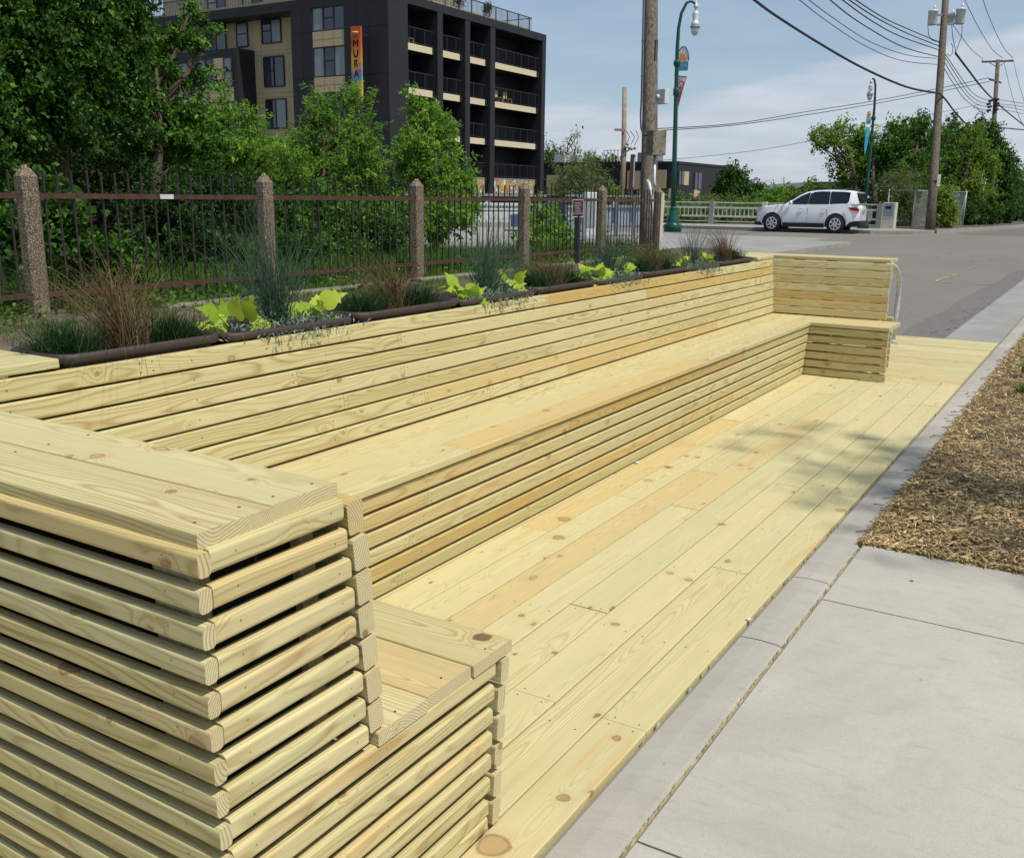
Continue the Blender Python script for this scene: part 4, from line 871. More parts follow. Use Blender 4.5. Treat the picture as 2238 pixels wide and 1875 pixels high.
for v in (34, 55): MB().bar(at(2048, v, D2+1.7), at(2086, v-3, D2+1.7), 0.08, 0.10).build('bracket', M['grey'], t)
mb = MB()
for v in (92, 101, 110, 124): mb.tube([at(2051, v, D2+1.4), at(2057, v, D2+1.4)], 0.05, 8)
mb.build('insulator', M['wire'], t)
for pts in ([(2028, 56), (2029, 76), (2036, 88), (2052, 93)], [(2103, 54), (2102, 80), (2097, 92), (2090, 112), (2087, 120)], [(2080, 56), (2082, 80), (2088, 110), (2087, 120)], [(2079, 95), (2083, 104), (2081, 118), (2076, 124), (2070, 118)]):
    MB().tube([at(u, v, D2+1.5) for u, v in pts], 0.018, 6).build('jumper_cable', M['wire'], t)
t2 = thing('small_sign', 'narrow pale sign with dark symbols on a thin stake beside the transformer pole', 'sign', tuple(on(2039, 501, 2, 0.0)))
c = at(2051.5, 395, D2-0.6); faced(MB(), c, 0.20, 0.58, 0.03, 0.3).build('sign_face', M['paleconc'], t2)
for k, s in enumerate(('3', '2', 'H')): 
    cc_ = at(2051.5, 386+k*8, D2-0.66); text_mesh('marking', s, 0.16, M['wire'], frame(cc_, rt+fw*0.3, (0, 0, 1)), t2, 0.003)
MB().tube([on(2040, 501, 2, 0.0), at(2044, 402, D2-0.4)], 0.02, 6).build('stake', M['railw'], t2)
# pole with crossarms farther down the alley
D3 = 84; t3b = on(2163, 485, 2, 0.0); t3b = at(2160, 470, D3); t3t = at(2181, 132, D3)
t = thing('utility_pole', 'dark utility pole with a wide crossarm rising behind the hedge at right', 'utility pole', tuple(t3b))
MB().tube([t3b, (t3b+t3t)/2, t3t], [0.24, 0.20, 0.16], 12).build('pole_shaft', M['pole'], t)
MB().bar(at(2146, 136, D3), at(2215, 133.5, D3), 0.12, 0.16).build('crossarm', M['pole'], t)
MB().bar(at(2163, 174, D3-1), at(2188, 181, D3+.5), 0.12, 0.14).build('crossarm', M['pole'], t)
mb = MB(); mb.tube([at(2163, 138, D3), at(2177, 146, D3)], 0.03, 6).tube([at(2197, 136, D3), at(2184, 146, D3)], 0.03, 6); mb.build('brace', M['pole'], t)
for (u, v) in ((2149, 131), (2191, 130), (2213, 129), (2163, 170), (2187, 177)): MB().tube([at(u, v+4, D3), at(u, v, D3)], [0.10, 0.06], 8).build('insulator', M['lightgrey'], t)
for (u, v, s) in ((2165, 220, -1), (2179, 218, 1), (2161, 227, -1), (2179, 226, 1), (2163, 233, -1), (2179, 231, 1), (2161, 241, -1), (2177, 239, 1)): MB().tube([at(u-4, v+(2 if s < 0 else 0), D3-.3), at(u+4, v, D3-.3)], 0.11, 8).build('insulator', M['wire'], t)
# old cut off pole and leaning steel post behind the fence
D4 = 62
t = thing('utility_pole', 'pale sawn off wooden pole with a short crossarm in front of the low dark building', 'utility pole', P(1360, 470, D4))
MB().tube([at(1358, 472, D4), at(1363.5, 330, D4), at(1365, 192, D4)], [0.19, 0.165, 0.14], 14).build('pole_shaft', M['pole2'], t)
MB().bar(at(1343, 284, D4-.3), at(1366, 285, D4-.3), 0.14, 0.14).build('crossarm', M['pole2'], t)
mb = MB()
for (u, v) in ((1367, 320), (1374, 322), (1380, 324), (1387, 323), (1371, 314)): mb.tube([at(u-2, v, D4-.3), at(u+3, v+3, D4-.3)], 0.10, 6)
mb.build('switch_gear', M['grey'], t); MB().tube([at(1366, 334, D4-.3), at(1378, 326, D4-.3), at(1389, 322, D4-.3)], 0.05, 6).build('bracket', M['grey'], t)
for k, (a, b, c_) in enumerate((((1369, 286), (1376, 300), (1370, 315)), ((1378, 287), (1387, 300), (1380, 316)), ((1390, 286), (1396, 300), (1387, 318)))): MB().tube([at(*a, D4), at(*b, D4), at(*c_, D4)], 0.022, 5).build('jumper_cable', M['wire'], t)
t = thing('steel_post', 'leaning rusty steel beam post standing between the pale pole and the big pole', 'post', P(1377, 470, 40))
MB().bar(at(1373, 478, 40), at(1384, 339, 40), 0.15, 0.17, (0, 1, 0)).build('beam', M['rust'], t); MB().bar(at(1384, 410, 39.9), at(1387, 345, 39.9), 0.05, 0.06).build('bracket', M['grey'], t)
WL = []
def wire(pts, r, lab, grp='overhead wires between the utility poles', sub=6):
    P_ = [Vector(p) if len(p) == 3 and not isinstance(p, tuple) else at(*p) for p in pts]
    out = []                      # smooth through the points
    for i in range(len(P_)-1):
        p0 = P_[max(i-1, 0)]; p1 = P_[i]; p2 = P_[i+1]; p3 = P_[min(i+2, len(P_)-1)]
        for k in range(sub):
            s = k/sub; out.append(0.5*((2*p1)+(p2-p0)*s+(2*p0-5*p1+4*p2-p3)*s*s+(3*p1-p0-3*p2+p3)*s**3))
    out.append(P_[-1]); o = MB().tube(out, r, 5).build('overhead_wire', M['wire'], origin=tuple(out[0])); tag(o, lab, 'wire', grp)
def z4(x, y, d): return (1600+x/3.141, y/3.141, d)
wire([z4(60, -60, 33), z4(150, 0, 34), z4(300, 110, 37), z4(600, 300, 41), z4(900, 470, 44), z4(1200, 600, 47), z4(1425, 644, 48.6), ], 0.052, 'thick black cable sagging from the top edge down to the transformer pole')
wire([z4(1425, 644, 48.6), z4(1470, 690, 50), z4(1530, 770, 54), z4(1615, 860, 60), z4(1700, 930, 66)], 0.045, 'thick black cable dropping from the transformer pole behind the hedge')
for k, (pp, lab) in enumerate((([(400, -50, 32), (460, 0, 34), (640, 140, 38), (900, 310, 43), (1150, 415, 47), (1405, 445, 49.5)], 'thin overhead wire, lowest of the six slack lines into the transformer pole'),
                          ([(460, -50, 32), (525, 0, 34), (700, 130, 38), (950, 290, 43), (1200, 380, 47), (1405, 403, 49.6)], 'thin overhead wire, second lowest of the six slack lines into the transformer pole'),
                          ([(610, -50, 32), (670, 0, 34), (850, 140, 38), (1100, 290, 44), (1250, 350, 47), (1410, 390, 49.7)], 'overhead wire, third lowest of the six slack lines into the transformer pole'),
                          ([(690, -50, 32), (755, 0, 34), (950, 140, 39), (1150, 250, 45), (1410, 342, 49.8)], 'overhead wire, third highest of the six slack lines into the transformer pole'),
                          ([(735, -50, 32), (800, 0, 34), (1000, 130, 39), (1200, 230, 45), (1410, 315, 49.9)], 'overhead wire, second highest of the six slack lines into the transformer pole'),
                          ([(780, -50, 32), (845, 0, 34), (1050, 130, 40), (1250, 220, 45), (1410, 287, 50)], 'overhead wire, highest of the six slack lines into the transformer pole'))):
    wire([z4(*p) for p in pp], 0.016 if k < 2 else 0.024, lab)
def z5(x, y, d): return (1980+x/5.864, y/5.864, d)
wire([z5(640, 690, 50.3), z5(800, 900, 58), z5(960, 1110, 70), z5(1110, 1270, D3), z5(1300, 1440, 92), z5(1513, 1610, 100)], 0.06, 'thick cable from the transformer jumpers crossing the far pole to the right edge')
for k, pp in enumerate(([(505, 700, 50), (660, 930, 57), (840, 1180, 68), (980, 1270, 78), (1075, 1285, D3)], [(505, 745, 50), (640, 960, 57), (800, 1200, 68), (950, 1310, 78), (1060, 1330, D3)], [(495, 800, 50), (620, 1010, 57), (780, 1230, 67), (930, 1350, 78), (1062, 1368, D3)], [(492, 880, 50), (600, 1060, 56), (760, 1280, 67), (930, 1395, 78), (1064, 1412, D3)])):
    wire([z5(*p) for p in pp], 0.022, f'wire curving from the transformer pole to the crossarm pole, {("highest", "second highest", "second lowest", "lowest")[k]} of four')
for k, pp in enumerate(([(1180, 1280, D3), (1350, 1305, 88), (1530, 1335, 92)], [(1180, 1335, D3), (1350, 1350, 88), (1530, 1378, 92)], [(1180, 1362, D3), (1350, 1385, 88), (1530, 1425, 92)], [(1180, 1405, D3), (1350, 1430, 88), (1530, 1470, 92)])):
    wire([z5(*p) for p in pp], 0.022, f'short wire from the crossarm pole to the right frame edge, {("highest", "second highest", "second lowest", "lowest")[k]} of four')
wire([z5(590, 305, 60), z5(700, 460, 68), z5(850, 650, 76), z5(990, 760, D3)], 0.022, 'wire from behind the transformers to the left end of the wide crossarm')
wire([z5(715, -80, 62), z5(800, 100, 66), z5(960, 410, 74), z5(1110, 640, 80), z5(1240, 750, D3)], 0.022, 'wire from the top edge to the middle insulator of the wide crossarm')
wire([z5(965, -80, 62), z5(1030, 130, 68), z5(1160, 440, 75), z5(1270, 640, 80), z5(1370, 745, D3)], 0.022, 'wire from the top edge to the right insulator of the wide crossarm')
wire([z5(1260, 820, D3), z5(1340, 1150, 80), z5(1430, 1450, 77), z5(1530, 1660, 74)], 0.018, 'thin wire falling steeply right of the crossarm pole')
wire([z5(1375, 780, D3), z5(1440, 1050, 80), z5(1530, 1350, 76)], 0.018, 'thin wire falling from the right end of the wide crossarm')
wire([z5(1120, 1630, D3), z5(1300, 1648, 86), z5(1540, 1670, 90)], 0.05, 'dark cable leaving the hedge top near the crossarm pole')
wire([z4(-620, 890, 62), z4(0, 852, 70), z4(500, 770, 76), z4(1000, 690, 80), z4(1500, 592, 82), z4(1765, 535, D3)], 0.028, 'long straight wire across the sky from the pale pole to the crossarm pole')
wire([z4(-620, 905, 62), z4(0, 862, 70), z4(500, 792, 76), z4(1000, 710, 80), z4(1500, 615, 82), z4(1765, 562, D3)], 0.028, 'lower long wire across the sky from the pale pole to the crossarm pole')
wire([z4(-900, 1140, 90), z4(0, 1055, 90), z4(500, 975, 90), z4(1100, 840, 90), z4(1700, 720, 90)], 0.02, 'faint thin wire low across the sky behind the far street lamp')
# ================================================================== STREET LAMPS
def lamp(base, top_v, u_top, arm_u, d, label, banner, flip):
    H_ = at(u_top, top_v, d).z-base.z; s = H_/8.9; t = thing('street_lamp', label, 'street lamp', tuple(base), 'green street lamps with glass globes')
    B = Vector(base); mr = rt*(1 if flip > 0 else -1); arm = abs(arm_u-u_top)/FPX*d/s
    def pt(o_, z): return B+mr*(o_*s)-rt*(LEAN*z*s/9)+Vector((0, 0, z*s))
    LEAN = 0.22 if flip > 0 else 0.0
    MB().lathe(B, [(0.36*s, 0), (0.36*s, 0.28*s), (0.33*s, 0.32*s), (0.25*s, 0.34*s), (0.27*s, 0.42*s), (0.24*s, 0.5*s), (0.15*s, 0.85*s), (0.13*s, 0.9*s), (0.15*s, 0.94*s), (0.12*s, 1.02*s)], 16).build('lamp_base', M['green'], t)
    pts = [pt(0, 0.9), pt(0, 3), pt(0, 5.6), pt(0, 7.2), pt(0.03, 7.9), pt(arm*0.18, 8.45), pt(arm*0.45, 8.82), pt(arm*0.7, 8.9), pt(arm*0.93, 8.8)]
    MB().tube(pts, [0.105*s, 0.095*s, 0.085*s, 0.075*s, 0.066*s, 0.06*s, 0.055*s, 0.05*s, 0.045*s], 14).build('pole_shaft', M['green'], t)
    MB().lathe(pt(0, 6.45), [(0.09*s, 0), (0.13*s, 0.06*s), (0.15*s, 0.14*s), (0.13*s, 0.22*s), (0.09*s, 0.27*s)], 14).build('collar', M['green'], t)
    MB().lathe(pt(0, 5.35), [(0.1*s, 0), (0.125*s, 0.02*s), (0.125*s, 0.28*s), (0.1*s, 0.3*s)], 14).build('collar', M['green'], t)
    L0 = pt(arm, 8.72)
    MB().lathe(L0-Vector((0, 0, 1.02*s)), [(r_*s, z_*s*0.76+0.245*s) for r_, z_ in [(0.12, 0.0), (0.17, 0.12), (0.145, 0.22), (0.115, 0.27), (0.10, 0.31), (0.125, 0.62), (0.12, 0.70), (0.04, 0.80), (0.03, 0.86), (0.09, 0.93), (0.10, 1.02), (0.05, 1.12), (0.02, 1.16), (0.012, 1.33)]], 16).build('lamp_housing', M['lightgrey'], t)
    MB().lathe(L0-Vector((0, 0, 0.81*s)), [(0.175*s, 0.0), (0.205*s, 0.02*s), (0.205*s, 0.05*s), (0.175*s, 0.07*s)], 18).build('rim_ring', M['grey'], t)
    MB().lathe(L0-Vector((0, 0, 1.11*s)), [(0.01*s, 0), (0.07*s, 0.03*s), (0.13*s, 0.12*s), (0.16*s, 0.23*s), (0.165*s, 0.31*s)], 16).build('globe', M['lampglass'], t)
    return t, s, B, mr
B1 = on(1470, 507, 2, 0.0)
DL1 = (B1-CP).dot(CF)
t, s, B, mr = lamp(Vector((B1.x, B1.y, 0.0)), 33, 1477, 1513, DL1*1.02, 'green street lamp with arched arm and LYNLAKE sunburst sign near the big pole', 1, 1)
# sunburst sign
sx_ = (rt*0.9-fw*0.42).normalized(); o_ = at(1478.5, 156, DL1*1.008); W_ = 0.50*s; hh = 0.95*s
sg = thing('hanging_sign', 'arched white sign with orange sun over blue LYNLAKE band on the near street lamp', 'sign', tuple(o_))
def SP(x, z, off=0.0): return o_+sx_*x+Vector((0, 0, z))-Vector((-sx_.y, sx_.x, 0))*off
def plate(mb, pts, off, th, mi=0):
    n = len(pts); vs = [SP(x, z, off) for x, z in pts]+[SP(x, z, off-th) for x, z in pts]
    mb.add(vs, [tuple(range(n)), tuple(reversed(range(n, 2*n)))]+[(i, n+i, n+(i+1) % n, (i+1) % n) for i in range(n)], mi); return mb
arch = [(0, 0)]+[(W_, 0)]+[(W_/2+W_/2*math.cos(R(a)), hh*0.42+hh*0.58*math.sin(R(a))) for a in range(0, 181, 15)]
plate(MB(), arch, 0.0, 0.03).build('sign_face', M['white'], sg)
mb = MB()
for a0, a1 in zip(arch[1:], arch[2:]): mb.bar(SP(*a0, 0.0), SP(*a1, 0.0), 0.035, 0.035)
mb.build('sign_rim', simple('blue_enamel', (0.02, 0.16, 0.36), 0.4), sg)
star = []
for k in range(13):
    a = math.pi*k/12; r_ = (0.44 if k % 2 == 0 else 0.25)*hh*0.92; star.append((W_/2+min(1, 1)*r_*math.cos(a)*0.60, hh*0.36+r_*math.sin(a)*1.25))
plate(MB(), star, 0.012, 0.010).build('sunburst', simple('orange_enamel', (0.72, 0.28, 0.06), 0.4), sg)
plate(MB(), [(0.01, 0.02), (W_-0.01, 0.02), (W_-0.01, hh*0.36), (0.01, hh*0.36)], 0.018, 0.010).build('name_band', simple('sky_enamel', (0.02, 0.27, 0.46), 0.4), sg)
text_mesh('lettering', 'LYNLAKE', 0.19*s, M['white'], frame(SP(W_/2, hh*0.20, 0.022), sx_, (0, 0, 1)), sg, 0.003, sx=0.56)
fl = thing('pennant', 'red triangular pennant banner speckled with pale print under the sunburst sign', 'banner', tuple(SP(0, -0.15)))
n = 8; mb = MB(); vs = []; hb = 1.70*s; wb = 0.43*s
for side in (0, 0.012):
    for k in range(n+1):
        f_ = k/n; vs += [tuple(SP(0.03, -0.18*s-hb*f_, side)-SP(0, 0, 0)+o_), tuple(SP(0.03+wb*(1-f_)+0.001, -0.18*s-hb*f_-0.07*s*(1-f_), side+0.03*math.sin(f_*5)))]
q_ = 2*(n+1); fs = []
for k in range(n): fs += [(2*k, 2*k+1, 2*k+3, 2*k+2), (q_+2*k+2, q_+2*k+3, q_+2*k+1, q_+2*k), (2*k+1, q_+2*k+1, q_+2*k+3, 2*k+3), (2*k, 2*k+2, q_+2*k+2, q_+2*k)]
mb.add(vs, fs); mb.build('cloth', M['redbanner'], fl, origin=tuple(SP(0, -0.15))); MB().bar(SP(-0.1, -0.17*s), SP(wb+0.03, -0.25*s), 0.03, 0.03).build('rod', M['wire'], fl)
c = at(1466.5, 423, DL1*0.993); mb = MB(); faced(mb, c, 0.19, 0.40, 0.02, 0.1); nt_ = thing('paper_notice', 'white paper notice taped round the near green lamp post', 'notice', tuple(c)); mb.build('paper', M['white'], nt_)
for k in range(4): faced(MB(), at(1466.5, 416+k*4.5, DL1*0.9925), 0.05 if k else 0.08, 0.015, 0.004, 0.1).build('print_line', M['grey'], nt_)
B2 = on(1886, 499.5, 2, 0.02); DL2 = (B2-CP).dot(CF)
t, s, B, mr = lamp(Vector(B2), 186, 1908, 1896, DL2*1.02, 'green street lamp with blue banner behind the white car', 0, -1)
bs = thing('banner', 'blue pennant banner with orange sun plate on the lamp behind the car', 'banner', tuple(at(1899, 290, DL2)))
o_ = at(1893.5, 271, DL2*1.005); sx_ = (rt*0.5+fw*0.5).normalized(); W_ = 0.42; hh = 0.7
arch = [(0, 0)]+[(W_, 0)]+[(W_/2+W_/2*math.cos(R(a)), hh*0.42+hh*0.58*math.sin(R(a))) for a in range(0, 181, 20)]
plate(MB(), arch, 0.0, 0.03).build('sign_face', M['white'], bs); plate(MB(), [(0.05, 0.24), (W_-0.05, 0.24), (W_-0.1, 0.6), (W_/2, 0.5), (0.1, 0.62)], 0.015, 0.01).build('sunburst', bpy.data.materials['orange_enamel'], bs)
plate(MB(), [(0.0, 0.0), (W_, 0.0), (W_, 0.24), (0.0, 0.24)], 0.015, 0.01).build('name_band', bpy.data.materials['sky_enamel'], bs)
plate(MB(), [(0.0, -0.2), (0.42, -0.2), (0.40, -0.7), (0.30, -1.2), (0.14, -1.55), (0.02, -1.1)], 0.0, 0.02).build('cloth', M['bluebanner'], bs)
# ================================================================== RAILING ALONG THE CROSS STREET
YR = 51.3; posts = []; xx = -6.9
for k in range(15):
    x = on(1922, 470, 1, YR).x-2.95*k; rail = None
    posts.append(x)
def rail_span(i, xa, xb, lab):
    t = thing('railing_panel', lab, 'railing', ((xa+xb)/2, YR, 0.0), 'cream railing along the cross street')
    z0 = 0.02
    MB().box((xa, YR-0.04, z0+1.13), (xb, YR+0.04, z0+1.19)).build('top_rail', M['railw'], t)
    MB().box((xa, YR-0.05, z0+0.84), (xb, YR+0.05, z0+0.94)).box((xa, YR-0.05, z0+0.38), (xb, YR+0.05, z0+0.48)).build('middle_rail', M['railw'], t)
    MB().box((xa, YR-0.035, z0+0.13), (xb, YR+0.035, z0+0.18)).build('bottom_rail', M['railw'], t)
    mb = MB(); n = 12
    for k in range(n): x = xa+(xb-xa)*(k+0.5)/n; mb.box((x-0.025, YR-0.03, z0+0.481), (x+0.025, YR+0.03, z0+0.839))
    mb.build('balusters', M['railw'], t)
    MB().prism([(xb-0.13, -0.1), (xb-0.13, 1.20), (xb-0.10, 1.25), (xb+0.10, 1.25), (xb+0.13, 1.20), (xb+0.13, -0.1)], YR-0.10, YR+0.10, 1).build('post', M['railw'] if i % 3 else M['gutter'], t)
for i, (a, b) in enumerate(zip(posts, posts[1:])):
    lab = ['cream concrete railing panel just left of the white car boot box', 'cream railing panel hidden mostly by the white car'][i] if i < 2 else (f'cream street railing panel, {ORD[i-2]} to the left of the car, with square balusters' if i-2 < 9 else f'cream street railing panel far left behind the steel fence, {ORD[i-11]} of the hidden ones')
    rail_span(i, b, a, lab)
# electrical cabinet at the railing end
t = thing('utility_cabinet', 'pale concrete utility cabinet with grey steel door at the railing end', 'cabinet', tuple(on(1942, 499, 2, 0.02)))
c = on(1940, 499.5, 2, 0.02); X, Y = c.x, c.y
MB().box((X-0.29, Y-0.25, 0), (X+0.33, Y+0.30, 1.30)).build('body', M['paleconc'], t, bevel=0.02)
MB().box((X-0.26, Y-0.27, 0.62), (X+0.25, Y-0.252, 1.27)).build('door', M['grey'], t); MB().box((X-0.15, Y-0.276, 0.98), (X+0.12, Y-0.271, 1.12)).build('meter_window', M['carglass'], t)
mb = MB(); 
for k, (du, zz) in enumerate(((-.25, .5), (-.1, .48), (.05, .52), (-.2, .3), (.2, .1))): mb.box((X+du, Y-0.254, zz), (X+du+0.03, Y-0.251, zz+0.03))
mb.build('bolt_holes', M['wire'], t)
# ================================================================== WHITE CAR
def car(loc, yaw, sc):
    t = thing('parked_car', 'white sport utility car seen from its left side driving on the cross street', 'car', loc)
    t.rotation_euler = (0, 0, yaw); t.scale = (sc*0.98, sc, sc*1.06)
    def bl(mb, name, mat, parent=t): 
        mb.v = [((-1.42+(v[0]+1.42)*0.78 if v[0] < -1.42 else v[0]), v[1], v[2]) for v in mb.v]
        o = mb.build(name, mat); o.parent = parent; return o
    # local: nose at -x ... tail +x ; camera side is -y
    xs = [-2.42, -2.38, -2.30, -2.18, -2.02, -1.96]+[-1.42+0.47*math.cos(R(a)) for a in range(172, -1, -12)]+[-0.9, -0.5, 0.0, 0.45, 0.80]+[1.36+0.48*math.cos(R(a)) for a in range(172, -1, -12)]+[1.90, 2.05, 2.20, 2.30, 2.345]
    xs = sorted(set(round(x, 3) for x in xs))
    def interp(x, tab):
        for (a, b), (c_, d_) in zip(tab, tab[1:]):
            if a <= x <= c_: f_ = (x-a)/(c_-a); f_ = f_*f_*(3-2*f_) if False else f_; return b+(d_-b)*f_
        return tab[0][1] if x < tab[0][0] else tab[-1][1]
    hood = [(-2.42, 0.80), (-2.38, 0.90), (-2.28, 0.98), (-2.0, 1.05), (-1.6, 1.09), (-1.2, 1.115), (-0.95, 1.135), (-0.4, 1.135), (0.6, 1.15), (1.5, 1.19), (2.1, 1.20), (2.26, 1.19), (2.345, 1.0)]
    halfw = [(-2.42, 0.55), (-2.38, 0.68), (-2.28, 0.80), (-2.1, 0.88), (-1.8, 0.93), (-1.4, 0.955), (0, 0.955), (1.4, 0.955), (1.9, 0.93), (2.2, 0.86), (2.345, 0.78)]
    def bot(x):
        z = interp(x, [(-2.42, 0.36), (-2.3, 0.30), (-1.9, 0.28), (1.95, 0.30), (2.2, 0.36), (2.345, 0.44)])
        for cx, r_ in ((-1.42, 0.43), (1.36, 0.43)):
            if abs(x-cx) < r_: z = max(z, 0.36+math.sqrt(r_*r_-(x-cx)**2)-0.0)
        return z
    secs = []
    for x in xs:
        h = interp(x, hood); hw = interp(x, halfw); b_ = bot(x); zs = [b_, max(b_+0.02, 0.50), max(b_+0.03, 0.66), max(b_+0.04, min(0.86, h-0.10)), h-0.035, h, h+0.012]
        ws = [hw*0.955, hw*0.985, hw, hw*0.995, hw*0.965, hw*0.90, 0.0]
        zs = [min(zz, h+0.012) if i > 4 else min(zz, h-0.03) for i, zz in enumerate(zs)]
        secs.append([(x, -w_, z) for w_, z in zip(ws, zs)]+[(x, w_, z) for w_, z in list(zip(ws, zs))[-2::-1]])
    n = len(secs[0]); mb = MB(); vs = [v for s_ in secs for v in s_]
    fs = [(a*n+k, (a+1)*n+k, (a+1)*n+k+1, a*n+k+1) for a in range(len(secs)-1) for k in range(n-1)]+[tuple(range(n)), tuple(reversed(range((len(secs)-1)*n, len(secs)*n)))]
    mb.add(vs, fs, 0, True); body = bl(mb, 'body', M['carpaint'])
    md = body.modifiers.new('es', 'EDGE_SPLIT'); md.split_angle = R(38)
    # greenhouse
    lowp = [(-1.02, 1.10), (-0.62, 1.30), (-0.30, 1.50), (0.02, 1.64), (0.35, 1.705), (0.9, 1.735), (1.5, 1.72), (1.95, 1.68), (2.12, 1.65)]
    def tail(z): return 2.30-(z-1.15)*0.36
    topx = [p[0] for p in lowp]; mb = MB()
    prof = [(x, z) for x, z in lowp]; base_ = [(-1.02, 1.09), (-0.62, 1.11), (-0.30, 1.12), (0.02, 1.12), (0.35, 1.13), (0.9, 1.15), (1.5, 1.17), (1.95, 1.18), (2.30, 1.17)]
    secs = []
    for (x, z), (xb_, zb) in zip(prof, base_):
        f_ = min(1, max(0.0, (z-1.1)/0.6)); wt_ = 0.90-0.20*f_
        secs.append([(xb_, -0.895, zb), (x, -wt_-0.015, z-0.05), (x, -wt_+0.06, z), (x, 0, z+0.02), (x, wt_-0.06, z), (x, wt_+0.015, z-0.05), (xb_, 0.895, zb)])
    n = 7; vs = [v for s_ in secs for v in s_]; fs = [(a*n+k, (a+1)*n+k, (a+1)*n+k+1, a*n+k+1) for a in range(len(secs)-1) for k in range(n-1)]+[tuple(reversed(range((len(secs)-1)*n, len(secs)*n)))]
    mb.add(vs, fs, 0, True); cabin = bl(mb, 'cabin', M['carpaint']); md = cabin.modifiers.new('es', 'EDGE_SPLIT'); md.split_angle = R(38)
    def side_pt(x, z, s_, off=0.006):
        # cabin side plane: interpolate between lower and upper edge
        zt = interp(x, [(p[0], p[1]) for p in lowp]); f_ = min(1, max(0.0, (zt-1.1)/0.6)); wt_ = 0.915-0.20*f_; zt -= 0.05; zb = 1.13
        k = (z-zb)/(max(zt-zb, 0.05)); return (x, s_*(0.895+(wt_-0.895)*k+off+0.016), z)
    for s_ in (-1, 1):
        for nm, poly in (('side_window', [(-0.74, 1.15), (-0.52, 1.29), (-0.20, 1.48), (0.06, 1.59), (0.18, 1.625), (0.10, 1.15)]), ('side_window', [(0.20, 1.155), (0.30, 1.635), (0.62, 1.665), (1.03, 1.665), (1.03, 1.165)]), ('side_window', [(1.06, 1.165), (1.06, 1.665), (1.60, 1.655), (1.88, 1.63), (1.86, 1.27), (1.80, 1.20)])):
            pts = [side_pt(x, z, s_) for x, z in poly]; mb = MB(); c_ = Vector((sum(p[0] for p in pts)/len(pts), sum(p[1] for p in pts)/len(pts), sum(p[2] for p in pts)/len(pts)))
            mb.add(pts+[tuple(c_)], [((i, (i+1) % len(pts), len(pts)) if s_ > 0 else ((i+1) % len(pts), i, len(pts))) for i in range(len(pts))]); bl(mb, nm, M['carglass'])
        bl(MB().add([side_pt(0.12, 1.165, s_, .010), side_pt(0.20, 1.60, s_, .010), side_pt(0.28, 1.60, s_, .010), side_pt(0.20, 1.165, s_, .010)], [(0, 1, 2, 3)]), 'door_pillar', M['black'])
        y = s_*0.957
        for xg, z0, z1 in ((-0.98, 0.42, 1.10), (0.14, 0.40, 1.14), (0.98, 0.62, 1.16)): bl(MB().box((xg-0.006, min(y, y-s_*0.01), z0), (xg+0.006, max(y, y-s_*0.01)+0.001, z1-0.1)), 'door_seam', M['grey'])
        for xg in (-0.10, 0.90): bl(MB().tube([(xg-0.11, s_*0.955, 0.965), (xg-0.09, s_*0.985, 0.97), (xg+0.08, s_*0.985, 0.975), (xg+0.10, s_*0.955, 0.975)], 0.016, 8), 'door_handle', M['lightgrey'])
        bl(MB().box((-0.93, min(s_*0.90, s_*0.972), 0.22), (0.88, max(s_*0.90, s_*0.972), 0.40)), 'side_sill', M['black'])
        bl(MB().tube([(0.0, s_*0.66, 1.735), (0.15, s_*0.66, 1.785), (1.6, s_*0.66, 1.775), (1.78, s_*0.66, 1.725)], 0.02, 8), 'roof_rail', M['black'])
        mb = MB(); mb.lathe((0, 0, 0), [(0.03, -0.09), (0.085, -0.07), (0.095, 0), (0.07, 0.08), (0.02, 0.10)], 12); o = bl(mb, 'side_mirror', M['carpaint']); o.location = (-0.60, s_*1.04, 1.20); o.rotation_euler = (R(90), 0, 0); o.scale = (0.8, 1, 0.9)
        bl(MB().prism([(1.98, 0.93), (1.86, 1.045), (2.20, 1.045), (2.318, 0.99), (2.318, 0.90)], min(s_*0.72, s_*0.925), max(s_*0.72, s_*0.925), 1), 'tail_light', M['tail'])
        bl(MB().prism([(-2.39, 0.84), (-2.05, 0.99), (-1.98, 1.03), (-2.20, 1.0), (-2.37, 0.93)], min(s_*0.66, s_*0.895), max(s_*0.66, s_*0.895), 1), 'headlight', M['lampglass'])
    # rear glass, bumper, plate
    bl(MB().add([(2.300, -0.76, 1.20), (2.300, 0.76, 1.20), (2.160, 0.66, 1.60), (2.160, -0.66, 1.60)], [(0, 1, 2, 3)]).add([(2.300, -0.76, 1.20), (2.300, 0.76, 1.20), (2.25, 0.76, 1.19), (2.25, -0.76, 1.19)], [(0, 1, 2, 3)]), 'rear_window', M['carglass'])
    bl(MB().add([(2.10, -0.62, 1.67), (2.24, -0.60, 1.625), (2.24, 0.60, 1.625), (2.10, 0.62, 1.67), (2.10, -0.62, 1.64), (2.24, -0.60, 1.60), (2.24, 0.60, 1.60), (2.10, 0.62, 1.64)], [(0, 1, 2, 3), (7, 6, 5, 4), (0, 4, 5, 1), (1, 5, 6, 2), (2, 6, 7, 3)]), 'spoiler', M['carpaint'])
    bl(MB().prism([(1.83, 0.30), (1.85, 0.44), (2.10, 0.50), (2.38, 0.52), (2.40, 0.42), (2.32, 0.30)], -0.90, 0.90, 1), 'rear_bumper', M['black'])
    bl(MB().box((2.346, -0.26, 0.78), (2.36, 0.26, 0.92)), 'number_plate', M['grey'])
    bl(MB().prism([(-2.44, 0.28), (-2.44, 0.40), (-2.20, 0.42), (-1.9, 0.34), (-1.9, 0.26)], -0.86, 0.86, 1), 'front_skirt', M['black'])
